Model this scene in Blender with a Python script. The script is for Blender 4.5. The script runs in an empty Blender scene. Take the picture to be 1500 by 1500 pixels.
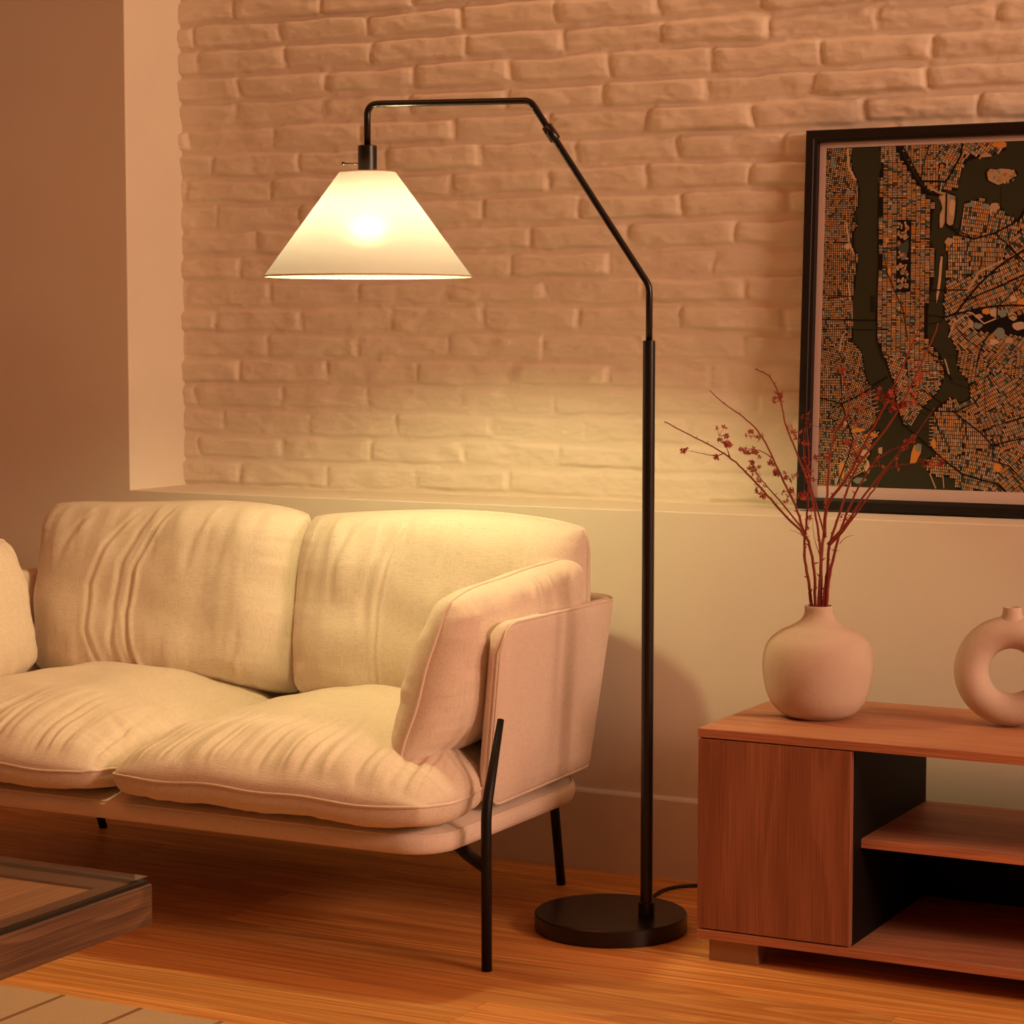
import bpy, bmesh, math, random
import numpy as np
from mathutils import Vector, Matrix

C = bpy.context.scene.collection
R = math.radians
# ------------------------------------------------------------------ camera
cam_d = bpy.data.cameras.new('camera')
cam = bpy.data.objects.new('camera', cam_d)
C.objects.link(cam)
bpy.context.scene.camera = cam
cam_d.sensor_width = 36.0
cam_d.lens = 36.0 * 3390.0 / 1500.0
cam_d.clip_start = 0.05
cam.location = (2.0907, -4.3702, 1.14)
cam.rotation_euler = (R(90.0 - 4.4885), 0.0, R(27.731))
# ------------------------------------------------------------------ world, lights, exposure
sc = bpy.context.scene
sc.view_settings.view_transform = 'Standard'
sc.view_settings.look = 'None'
sc.view_settings.gamma = 1.0
sc.view_settings.exposure = 0.0
w = bpy.data.worlds.new('world'); sc.world = w; w.use_nodes = True
bg = w.node_tree.nodes['Background']
bg.inputs['Color'].default_value = (1.0, 0.5, 0.28, 1)
bg.inputs['Strength'].default_value = 0.02

def area(name, loc, target, sx, sy, power, col, spread=180):
    L = bpy.data.lights.new(name, 'AREA')
    L.shape = 'RECTANGLE'; L.size = sx; L.size_y = sy; L.energy = power; L.color = col
    L.spread = R(spread)
    o = bpy.data.objects.new(name, L); C.objects.link(o)
    o.location = loc
    d = Vector(target) - Vector(loc)
    o.rotation_euler = d.to_track_quat('-Z', 'Y').to_euler()
    return o
BULB = 485.0                     # emission of the floor lamp bulb
BULB_COL = (1.0, 0.87, 0.41)
SHADE_TL = (.140, .129, .142, 1)
area('window_glow', (4.45, -1.65, 2.15), (-0.6, -0.4, 0.7), 1.1, 0.8, 96, (1.0, 0.59, 0.39))
area('overhead_red_fill', (-0.3, -1.75, 2.55), (-0.3, -1.7, 0.0), 1.8, 1.0, 11, (1.0, 0.24, 0.06))  # added soft fill from overhead; its red tint warms the shadows
area('side_wall_fill', (4.45, -0.3, 1.45), (-1.2, 0.0, 1.1), 0.5, 1.3, 26, (1.0, 0.66, 0.40))  # added fill skimming the back wall, brightens the niche jamb
area('niche_top_light', (0.1, 0.06, 2.25), (0.1, 0.16, 1.2), 2.2, 0.03, 2.0, (1.0, 0.50, 0.24))

# ------------------------------------------------------------------ helpers
def tag(o, label=None, cat=None, group=None, kind=None):
    if label: o['label'] = label
    if cat: o['category'] = cat
    if group: o['group'] = group
    if kind: o['kind'] = kind
    return o
def empty(name, loc, rz=0.0):
    o = bpy.data.objects.new(name, None); C.objects.link(o)
    o.location = loc; o.rotation_euler = (0, 0, rz); o.empty_display_size = 0.05
    return o
def link(name, me, mat, parent=None, loc=None):
    for m in (mat if isinstance(mat, (list, tuple)) else [mat]):
        me.materials.append(m)
    o = bpy.data.objects.new(name, me); C.objects.link(o)
    if parent is not None: o.parent = parent
    if loc is not None: o.location = loc
    return o
def mesh(name, V, Fc, mat, parent=None, loc=None, smooth=True, mi=None):
    me = bpy.data.meshes.new(name)
    me.from_pydata([tuple(map(float, v)) for v in V], [], [tuple(int(i) for i in f) for f in Fc])
    if mi is not None: me.polygons.foreach_set('material_index', np.array(mi, dtype=np.int32))
    if smooth: me.polygons.foreach_set('use_smooth', np.ones(len(me.polygons), dtype=bool))
    me.update()
    return link(name, me, mat, parent, loc)
class Box:
    """collects bevelled boxes into one bmesh"""
    def __init__(s): s.bm = bmesh.new()
    def add(s, lo, hi, bev=0.0, seg=2, only=None):
        r = bmesh.ops.create_cube(s.bm, size=1.0)
        vs = r['verts']
        for v in vs:
            v.co = Vector([lo[i] + (v.co[i] + .5) * (hi[i] - lo[i]) for i in range(3)])
        if bev > 0:
            es = list({e for v in vs for e in v.link_edges})
            bmesh.ops.bevel(s.bm, geom=es, offset=bev, segments=seg, profile=.6, affect='EDGES')
        return s
    def build(s, name, mat, parent=None, loc=None, smooth=False):
        me = bpy.data.meshes.new(name)
        bmesh.ops.recalc_face_normals(s.bm, faces=s.bm.faces)
        s.bm.to_mesh(me); s.bm.free()
        if smooth: me.polygons.foreach_set('use_smooth', np.ones(len(me.polygons), dtype=bool))
        return link(name, me, mat, parent, loc)
def box(name, lo, hi, mat, parent=None, bev=0.0, loc=None, seg=2):
    return Box().add(lo, hi, bev, seg).build(name, mat, parent, loc)
def tube_geo(pts, rad, n=12, V=None, Fc=None, cap=True, closed=False):
    """tube along a polyline; rad is a number or a list"""
    if V is None: V, Fc = [], []
    P = [Vector(p) for p in pts]
    m = len(P)
    rr = rad if isinstance(rad, (list, tuple)) else [rad] * m
    tan = []
    for i in range(m):
        a = P[(i - 1) % m] if (closed or i > 0) else P[i]
        b = P[(i + 1) % m] if (closed or i < m - 1) else P[i]
        tan.append((b - a).normalized())
    up = Vector((0, 0, 1)) if abs(tan[0].z) < .9 else Vector((1, 0, 0))
    nrm = (up - tan[0] * up.dot(tan[0])).normalized()
    base = len(V)
    for i in range(m):
        nrm = (nrm - tan[i] * nrm.dot(tan[i]))
        nrm = nrm.normalized() if nrm.length > 1e-6 else tan[i].orthogonal().normalized()
        bi = tan[i].cross(nrm)
        for k in range(n):
            a = 2 * math.pi * k / n
            V.append(P[i] + (nrm * math.cos(a) + bi * math.sin(a)) * rr[i])
    for i in range(m - (0 if closed else 1)):
        j = (i + 1) % m
        for k in range(n):
            k2 = (k + 1) % n
            Fc.append((base + i * n + k, base + i * n + k2, base + j * n + k2, base + j * n + k))
    if cap and not closed:
        Fc.append([base + k for k in range(n)][::-1])
        Fc.append([base + (m - 1) * n + k for k in range(n)])
    return V, Fc
def arc_poly(pts, rads, seg=6):
    """polyline with rounded corners"""
    out = [Vector(pts[0])]
    for i in range(1, len(pts) - 1):
        p = Vector(pts[i]); a = Vector(pts[i - 1]) - p; b = Vector(pts[i + 1]) - p
        r = rads[i - 1]; a1 = p + a.normalized() * r; b1 = p + b.normalized() * r
        for k in range(seg + 1):
            t = k / seg
            out.append((1 - t) ** 2 * a1 + 2 * t * (1 - t) * p + t * t * b1)
    out.append(Vector(pts[-1]))
    return out
def tube(name, pts, rad, mat, parent=None, n=14, closed=False, loc=None):
    V, Fc = tube_geo(pts, rad, n, closed=closed)
    o = mesh(name, V, Fc, mat, parent, loc)
    for p in o.data.polygons:
        if len(p.vertices) > 4: p.use_smooth = False
    return o
def lathe(name, prof, mat, parent=None, loc=None, n=64, closed=False):
    V, Fc = [], []
    m = len(prof)
    for r, z in prof:
        for k in range(n):
            a = 2 * math.pi * k / n
            V.append((max(r, 1e-5) * math.cos(a), max(r, 1e-5) * math.sin(a), z))
    for i in range(m if closed else m - 1):
        j = (i + 1) % m
        for k in range(n):
            k2 = (k + 1) % n
            Fc.append((i * n + k, i * n + k2, j * n + k2, j * n + k))
    return mesh(name, V, Fc, mat, parent, loc)
def crisp(o, ang=35):
    """split shading at sharp edges"""
    me = o.data
    bm = bmesh.new(); bm.from_mesh(me)
    for e in bm.edges:
        if len(e.link_faces) == 2 and e.calc_face_angle(0) > R(ang): e.smooth = False
    bm.to_mesh(me); bm.free()
    return o
def vnoise(x, y, seed=0):
    """smooth value noise in [-1,1] on numpy arrays"""
    rs = np.random.RandomState(seed); T = rs.uniform(-1, 1, (256, 256))
    xi = np.floor(x).astype(int); yi = np.floor(y).astype(int)
    fx = x - xi; fy = y - yi
    fx = fx * fx * fx * (fx * (fx * 6 - 15) + 10); fy = fy * fy * fy * (fy * (fy * 6 - 15) + 10)
    g = lambda a, b: T[a % 256, b % 256]
    return ((g(xi, yi) * (1 - fx) + g(xi + 1, yi) * fx) * (1 - fy)
            + (g(xi, yi + 1) * (1 - fx) + g(xi + 1, yi + 1) * fx) * fy)
def fbm(x, y, seed=0, oct=4):
    s = 0; a = 1
    for k in range(oct):
        s = s + a * vnoise(x * 2 ** k + 17.3 * k, y * 2 ** k + 9.1 * k, seed + k); a *= .5
    return s
def sstep(a, b, x):
    t = np.clip((x - a) / (b - a), 0, 1); return t * t * (3 - 2 * t)

# ------------------------------------------------------------------ materials
def new_mat(name):
    m = bpy.data.materials.new(name); m.use_nodes = True
    nt = m.node_tree
    return m, nt, nt.nodes['Principled BSDF']
def simple(name, col, rough=.5, metal=0.0, noise=0.0, nscale=30, bump=0.0, bscale=200, spec=.5):
    m, nt, b = new_mat(name)
    b.inputs['Base Color'].default_value = (*col, 1); b.inputs['Roughness'].default_value = rough
    b.inputs['Metallic'].default_value = metal; b.inputs['Specular IOR Level'].default_value = spec
    tc = nt.nodes.new('ShaderNodeTexCoord')
    if noise:
        n = nt.nodes.new('ShaderNodeTexNoise'); n.inputs['Scale'].default_value = nscale; n.inputs['Detail'].default_value = 5
        nt.links.new(tc.outputs['Object'], n.inputs['Vector'])
        r = nt.nodes.new('ShaderNodeMapRange')
        r.inputs['To Min'].default_value = 1 - noise; r.inputs['To Max'].default_value = 1 + noise
        nt.links.new(n.outputs['Fac'], r.inputs['Value'])
        h = nt.nodes.new('ShaderNodeHueSaturation'); h.inputs['Color'].default_value = (*col, 1)
        nt.links.new(r.outputs['Result'], h.inputs['Value'])
        nt.links.new(h.outputs['Color'], b.inputs['Base Color'])
    if bump:
        n = nt.nodes.new('ShaderNodeTexNoise'); n.inputs['Scale'].default_value = bscale; n.inputs['Detail'].default_value = 4
        nt.links.new(tc.outputs['Object'], n.inputs['Vector'])
        bp = nt.nodes.new('ShaderNodeBump'); bp.inputs['Strength'].default_value = bump; bp.inputs['Distance'].default_value = .002
        nt.links.new(n.outputs['Fac'], bp.inputs['Height']); nt.links.new(bp.outputs['Normal'], b.inputs['Normal'])
    return m
def fabric(name, col, dark=.80):
    m, nt, b = new_mat(name)
    N, L = nt.nodes, nt.links
    b.inputs['Roughness'].default_value = .95; b.inputs['Specular IOR Level'].default_value = .15
    b.inputs['Sheen Weight'].default_value = .15
    tc = N.new('ShaderNodeTexCoord')
    hs = []
    for sc_ in ((620, 620, 26), (26, 620, 620), (620, 26, 620)):
        mp = N.new('ShaderNodeMapping'); mp.inputs['Scale'].default_value = sc_
        n = N.new('ShaderNodeTexNoise'); n.inputs['Scale'].default_value = 1.0; n.inputs['Detail'].default_value = 2
        L.new(tc.outputs['Object'], mp.inputs['Vector']); L.new(mp.outputs['Vector'], n.inputs['Vector'])
        hs.append(n.outputs['Fac'])
    a = N.new('ShaderNodeMath'); a.operation = 'ADD'; L.new(hs[0], a.inputs[0]); L.new(hs[1], a.inputs[1])
    a2 = N.new('ShaderNodeMath'); a2.operation = 'ADD'; L.new(a.outputs[0], a2.inputs[0]); L.new(hs[2], a2.inputs[1])
    mr = N.new('ShaderNodeMapRange'); mr.inputs['From Min'].default_value = 1.1; mr.inputs['From Max'].default_value = 1.6
    L.new(a2.outputs[0], mr.inputs['Value'])
    mx = N.new('ShaderNodeMix'); mx.data_type = 'RGBA'
    mx.inputs['A'].default_value = (*[c * dark for c in col], 1); mx.inputs['B'].default_value = (*col, 1)
    L.new(mr.outputs['Result'], mx.inputs['Factor']); L.new(mx.outputs['Result'], b.inputs['Base Color'])
    bp = N.new('ShaderNodeBump'); bp.inputs['Strength'].default_value = .35; bp.inputs['Distance'].default_value = .0012
    L.new(a2.outputs[0], bp.inputs['Height']); L.new(bp.outputs['Normal'], b.inputs['Normal'])
    return m
def wood(name, cA, cB, cC, along='x', rough=.45, ring=26.0, stretch=.06, fine=240.0, attr=False, finew=.35, bump=.15, ringw=.6, low=2.2):
    """long grain wood: soft cathedral bands plus fine fibres along one axis"""
    m, nt, b = new_mat(name)
    N, L = nt.nodes, nt.links
    b.inputs['Roughness'].default_value = rough; b.inputs['Specular IOR Level'].default_value = .35
    tc = N.new('ShaderNodeTexCoord')
    src = tc.outputs['Object']
    if attr:
        at = N.new('ShaderNodeAttribute'); at.attribute_name = 'plank'
        cm = N.new('ShaderNodeCombineXYZ')
        for i, k in enumerate((7.3, 3.1, 5.7)):
            mm = N.new('ShaderNodeMath'); mm.operation = 'MULTIPLY'; mm.inputs[1].default_value = k
            L.new(at.outputs['Fac'], mm.inputs[0]); L.new(mm.outputs[0], cm.inputs[i])
        va = N.new('ShaderNodeVectorMath'); va.operation = 'ADD'
        L.new(src, va.inputs[0]); L.new(cm.outputs[0], va.inputs[1]); src = va.outputs[0]
    s = [1, 1, 1]; s['xyz'.index(along)] = stretch
    mp = N.new('ShaderNodeMapping'); mp.inputs['Scale'].default_value = s
    L.new(src, mp.inputs['Vector'])
    n1 = N.new('ShaderNodeTexNoise'); n1.inputs['Scale'].default_value = low * 2; n1.inputs['Detail'].default_value = 2.5
    L.new(mp.outputs['Vector'], n1.inputs['Vector'])
    m1 = N.new('ShaderNodeMath'); m1.operation = 'MULTIPLY'; m1.inputs[1].default_value = ring
    L.new(n1.outputs['Fac'], m1.inputs[0])
    m2 = N.new('ShaderNodeMath'); m2.operation = 'FRACT'; L.new(m1.outputs[0], m2.inputs[0])
    rp = N.new('ShaderNodeValToRGB')
    e = rp.color_ramp.elements
    e[0].position = 0.0; e[0].color = (0, 0, 0, 1); e[1].position = .75; e[1].color = (1, 1, 1, 1)
    x = e.new(.9); x.color = (.9, .9, .9, 1); y = e.new(1.0); y.color = (0, 0, 0, 1)
    L.new(m2.outputs[0], rp.inputs['Fac'])
    s2 = [fine] * 3; s2['xyz'.index(along)] = fine * .012
    mp2 = N.new('ShaderNodeMapping'); mp2.inputs['Scale'].default_value = s2
    L.new(src, mp2.inputs['Vector'])
    n2 = N.new('ShaderNodeTexNoise'); n2.inputs['Scale'].default_value = 1.0; n2.inputs['Detail'].default_value = 3
    L.new(mp2.outputs['Vector'], n2.inputs['Vector'])
    s3 = [14] * 3; s3['xyz'.index(along)] = 1.0
    mp3 = N.new('ShaderNodeMapping'); mp3.inputs['Scale'].default_value = s3
    L.new(src, mp3.inputs['Vector'])
    n3 = N.new('ShaderNodeTexNoise'); n3.inputs['Scale'].default_value = 1.0; n3.inputs['Detail'].default_value = 3
    L.new(mp3.outputs['Vector'], n3.inputs['Vector'])
    mxa = N.new('ShaderNodeMix'); mxa.data_type = 'RGBA'
    mxa.inputs['A'].default_value = (*cA, 1); mxa.inputs['B'].default_value = (*cB, 1)
    r3 = N.new('ShaderNodeMapRange'); r3.inputs['From Min'].default_value = .35; r3.inputs['From Max'].default_value = .65
    L.new(n3.outputs['Fac'], r3.inputs['Value']); L.new(r3.outputs['Result'], mxa.inputs['Factor'])
    mxb = N.new('ShaderNodeMix'); mxb.data_type = 'RGBA'; mxb.inputs['B'].default_value = (*cC, 1)
    inv = N.new('ShaderNodeMath'); inv.operation = 'MULTIPLY'; inv.inputs[1].default_value = ringw
    L.new(rp.outputs['Color'], inv.inputs[0])
    L.new(mxa.outputs['Result'], mxb.inputs['A']); L.new(inv.outputs[0], mxb.inputs['Factor'])
    mxc = N.new('ShaderNodeMix'); mxc.data_type = 'RGBA'; mxc.blend_type = 'MULTIPLY'
    r2 = N.new('ShaderNodeMapRange'); r2.inputs['From Min'].default_value = .4; r2.inputs['From Max'].default_value = .6
    r2.inputs['To Min'].default_value = 1 - finew
    L.new(n2.outputs['Fac'], r2.inputs['Value'])
    L.new(mxb.outputs['Result'], mxc.inputs['A']); L.new(r2.outputs['Result'], mxc.inputs['B']); mxc.inputs['Factor'].default_value = 1
    out = mxc.outputs['Result']
    if attr:
        h = N.new('ShaderNodeHueSaturation')
        r4 = N.new('ShaderNodeMapRange'); r4.inputs['To Min'].default_value = .86; r4.inputs['To Max'].default_value = 1.12
        L.new(at.outputs['Fac'], r4.inputs['Value']); L.new(r4.outputs['Result'], h.inputs['Value'])
        L.new(out, h.inputs['Color']); out = h.outputs['Color']
    L.new(out, b.inputs['Base Color'])
    bp = N.new('ShaderNodeBump'); bp.inputs['Strength'].default_value = bump; bp.inputs['Distance'].default_value = .001
    L.new(n2.outputs['Fac'], bp.inputs['Height']); L.new(bp.outputs['Normal'], b.inputs['Normal'])
    return m

M = {}
M['wall'] = simple('wall_paint', (.78, .71, .60), .8, noise=.03, nscale=6, bump=.12, bscale=260, spec=.2)
M['brick'] = simple('painted_brick', (.78, .70, .58), .75, noise=.04, nscale=25, bump=.35, bscale=90, spec=.25)
M['trim'] = simple('trim_paint', (.78, .72, .66), .5, bump=.04)
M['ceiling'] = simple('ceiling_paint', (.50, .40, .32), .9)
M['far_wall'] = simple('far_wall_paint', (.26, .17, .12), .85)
M['floor'] = wood('pine_planks', (.80, .38, .11), (.90, .47, .15), (.56, .19, .035), 'x', .38, ring=26, stretch=.05, fine=200, attr=True, finew=.28, ringw=.7, low=2.6)
M['oak_x_lit'] = wood('oak_laminate_x_lit', (.58, .25, .13), (.70, .33, .18), (.42, .16, .085), 'x', .5, ring=10, fine=480, finew=.35, ringw=.4, low=2.6, stretch=.12)  # bench laminate with light painted in: lightened for the flat panels
M['oak_z_shaded'] = wood('oak_laminate_z_shaded', (.34, .135, .075), (.46, .20, .11), (.24, .085, .045), 'z', .5, ring=10, fine=520, finew=.28, ringw=.45, low=2.6, stretch=.16)  # same laminate with shade painted in: darkened for doors and sides
M['table_wood'] = wood('table_wood', (.17, .082, .040), (.23, .12, .06), (.09, .04, .02), 'y', .55, ring=16, stretch=.16, fine=420, finew=.35, ringw=.6, low=3.4)
M['black_laminate'] = simple('black_laminate', (.006, .004, .003), .6, spec=.2)
M['lamp_black'] = simple('lamp_black_metal', (.007, .0045, .004), .3, metal=.0, spec=.5)
M['leg_black'] = simple('leg_black_metal', (.006, .005, .005), .5, spec=.3)
M['frame_black'] = simple('frame_black_wood', (.009, .006, .005), .45, spec=.3)
M['fabric'] = fabric('linen_upholstery', (.84, .73, .61))
M['fabric_shell'] = fabric('shell_upholstery', (.83, .70, .61), .84)
M['piping'] = simple('piping_cord', (.80, .68, .58), .9, bump=.3, bscale=500)
M['ceramic'] = simple('matte_ceramic', (.60, .48, .39), .85, noise=.14, nscale=14, bump=.25, bscale=120, spec=.2)
M['twig'] = simple('dried_twig', (.22, .022, .010), .7, noise=.25, nscale=40)
M['blossom'] = simple('dried_blossom', (.34, .045, .018), .8, noise=.3, nscale=90)
M['steel_foot'] = simple('satin_foot', (.36, .22, .13), .45, metal=.3)
M['mat_board'] = simple('mat_board', (.66, .52, .48), .8)
M['cord'] = simple('cord_rubber', (.008, .007, .007), .45)
M['rug'] = simple('woven_rug', (.56, .42, .27), .95, noise=.10, nscale=160, bump=.8, bscale=420, spec=.1)
M['rug_stripe'] = simple('rug_stripe', (.24, .12, .06), .95, noise=.2, nscale=300, bump=.8, bscale=420, spec=.1)

# ================================================================== ROOM
def struct(o): return tag(o, kind='structure')
XL, XR, YF = -3.0, 4.6, -5.2      # left wall, right wall, wall behind the camera
NX0, NX1, NZ0, NZ1, ND = -1.217, 2.35, 0.767, 2.28, 0.222
# floor: one mesh of planks
V, Fc, AT = [], [], []
rng = random.Random(5)
joints = {0: [-1.9, -.24, 1.30], 1: [-.95, .62], 2: [-.46, 1.1], 3: [-1.3, .9], 4: [.255, 2.0], 5: [-.7, 1.3]}
row = 0; y1 = .0
while y1 > YF:
    wd = .242; y0 = y1 - wd
    js = joints.get(row, [rng.uniform(-2.4, -.8), rng.uniform(.2, 1.9)]) + [rng.uniform(2.6, 3.8)]
    xs = [XL] + js + [XR]
    for a, b in zip(xs[:-1], xs[1:]):
        g = .0007; k = len(V); at = rng.random()
        V += [(a + g, y0 + g, 0), (b - g, y0 + g, 0), (b - g, y1 - g, 0), (a + g, y1 - g, 0)]
        V += [(a, y0, -.0025), (b, y0, -.0025), (b, y1, -.0025), (a, y1, -.0025)]
        Fc.append((k, k + 1, k + 2, k + 3)); AT.append(at)
        for i in range(4):
            j = (i + 1) % 4
            Fc.append((k + 4 + i, k + 4 + j, k + j, k + i)); AT.append(at)
    y1 = y0; row += 1
floor = struct(mesh('floor', V, Fc, M['floor'], smooth=False))
a_ = floor.data.attributes.new('plank', 'FLOAT', 'FACE'); a_.data.foreach_set('value', AT)
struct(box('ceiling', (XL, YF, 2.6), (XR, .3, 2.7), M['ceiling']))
struct(box('wall_left', (XL - .1, YF, -.1), (XL, .3, 2.6), M['wall']))
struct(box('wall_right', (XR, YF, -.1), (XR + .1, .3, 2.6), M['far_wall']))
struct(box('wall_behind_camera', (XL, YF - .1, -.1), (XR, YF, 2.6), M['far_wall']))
# back wall with its niche: front face, jambs, sill and head in one mesh with softly rounded arrises
def niche_wall():
    V, Fc = [], []
    r = .003
    prof = [(0, 0), (0, r * .3), (r * .3, r * .8), (r, r), (ND + .02, r)]   # (y, outward offset), from face into the recess
    rect = [(NX0, NZ0), (NX1, NZ0), (NX1, NZ1), (NX0, NZ1)]
    sg = [(1, 1), (-1, 1), (-1, -1), (1, -1)]
    outer = [(XL, 0), (XR, 0), (XR, 2.6), (XL, 2.6)]
    for x, z in outer: V.append((x, 0, z))
    for y, o in prof:
        for (x, z), (sx, sz) in zip(rect, sg):
            V.append((x - sx * (r - o), y, z - sz * (r - o)))
    for i in range(4):
        j = (i + 1) % 4
        Fc.append((i, j, 4 + j, 4 + i))
        for k in range(len(prof) - 1):
            Fc.append((4 + k * 4 + i, 4 + k * 4 + j, 4 + (k + 1) * 4 + j, 4 + (k + 1) * 4 + i))
    return mesh('wall_back', V, Fc, M['wall'], smooth=False)
struct(niche_wall())
# painted brick face of the niche
def brick_wall():
    nx, nz = 640, 440
    xs = np.concatenate([np.linspace(NX0, 1.05, 560), np.linspace(1.06, NX1, nx - 560)])
    zs = np.linspace(NZ0 - .005, NZ1, nz)
    X, Z = np.meshgrid(xs, zs, indexing='ij')
    # edges of the bricks wander a little
    Xw = X + .0045 * fbm(X * 16, Z * 16, 3, 3)
    Zw = Z + .0035 * fbm(X * 9, Z * 20, 8, 3)
    pz, px = .0608, .2415
    rowf = (1.864 - Zw) / pz
    row = np.floor(rowf).astype(int) + 1
    fz = (rowf - np.floor(rowf)) * pz
    ph = {1: -.934, 2: -.921, 3: -1.048, 4: -1.06, 5: -.953, 6: -.884, 7: -.958, 8: -.877, 9: -.998, 10: -1.047, 11: -.966,
          12: -.879, 13: -.971, 14: -1.053, 15: -.938, 16: -.86, 17: -.931, 18: -1.056, 0: -1.058, 19: -.95}
    rs = np.random.RandomState(4)
    tab = np.array([ph.get(k - 40, -1 + rs.uniform(-.08, .08) + .12 * (k % 2)) for k in range(80)])
    P = tab[np.clip(row + 40, 0, 79)]
    cf = (Xw - P) / px
    col = np.floor(cf).astype(int)
    fx = (cf - col) * px
    rnd = rs.uniform(0, 1, (160, 160, 6))
    q = rnd[(row + 60) % 160, (col + 60) % 160]
    gx, gz = .0018 + .0028 * q[..., 0], .0025 + .003 * q[..., 1]
    dx = np.minimum(fx, px - fx) - gx
    dz = np.minimum(fz, pz - fz) - gz
    rc = .010
    ax, az = np.maximum(rc - dx, 0), np.maximum(rc - dz, 0)
    d = rc - np.sqrt(ax ** 2 + az ** 2)          # >0 inside
    edge = .0055 + .004 * q[..., 3]
    side = sstep(-.0005, .006, dx) * .5 + sstep(0, .03, dx) * .5
    prof = sstep(-.001, edge, dz + 0 * d) * (.88 + .12 * sstep(0, .02, d)) * (.50 + .50 * side) * (.6 + .4 * sstep(-.001, edge, d))
    relief = .0118 * (.40 + .75 * q[..., 2]) * (.75 + .6 * sstep(1.15, 1.75, Z) + .25 * fbm(X * 1.3, Z * 1.3, 21, 2))
    # thick paint: broad lumps, sags of mortar and trowel streaks
    lump = .0026 * fbm(X * 18 + 5, Z * 34, 31, 3) * sstep(-.002, .008, d)
    tilt = (q[..., 4] - .5) * .004 * (fz / pz - .5) * 2 - (.0022 + .0050 * sstep(1.1, 1.7, Z)) * sstep(.42, .78, (fz / pz) + .18 * vnoise(X * 14, Z * 3, 77)) * q[..., 5] + (.002 + .004 * sstep(1.1, 1.7, Z)) * sstep(-.1, .35, fz / pz) * q[..., 1]
    streak = .0005 * fbm(X * 60 + Z * 40, Z * 320, 41, 2)
    mort = .0022 * np.clip(fbm(X * 26, Z * 40, 51, 3), 0, 1.4) * (1 - sstep(-.002, .006, d))
    h = prof * relief + lump + tilt * prof + streak + mort
    Y = ND - h
    # closing lip against the frame of the niche
    Vn = np.stack([X, Y, Z], -1).reshape(-1, 3).astype(np.float32)
    i = np.arange(nx - 1)[:, None] * nz + np.arange(nz - 1)[None, :]
    F4 = np.stack([i, i + nz, i + nz + 1, i + 1], -1).reshape(-1, 4).astype(np.int32)
    me = bpy.data.meshes.new('wall_niche')
    me.vertices.add(len(Vn)); me.vertices.foreach_set('co', Vn.ravel())
    me.loops.add(F4.size); me.loops.foreach_set('vertex_index', F4.ravel())
    me.polygons.add(len(F4)); me.polygons.foreach_set('loop_start', np.arange(0, F4.size, 4, dtype=np.int32))
    me.polygons.foreach_set('use_smooth', np.ones(len(F4), dtype=bool))
    me.update(calc_edges=True); me.validate()
    return link('wall_niche', me, M['brick'])
struct(brick_wall())
# baseboard with a small bevelled top
def baseboard():
    pr = [(0, 0), (-.014, 0), (-.014, .1645), (-.0115, .1685), (0, .172)]
    V = [(x, y, z) for x in (XL, XR) for y, z in pr]
    n = len(pr); Fc = [(i, i + 1, n + i + 1, n + i) for i in range(n - 1)]
    return mesh('baseboard_back', V, Fc, M['trim'], smooth=False)
struct(baseboard())

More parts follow.
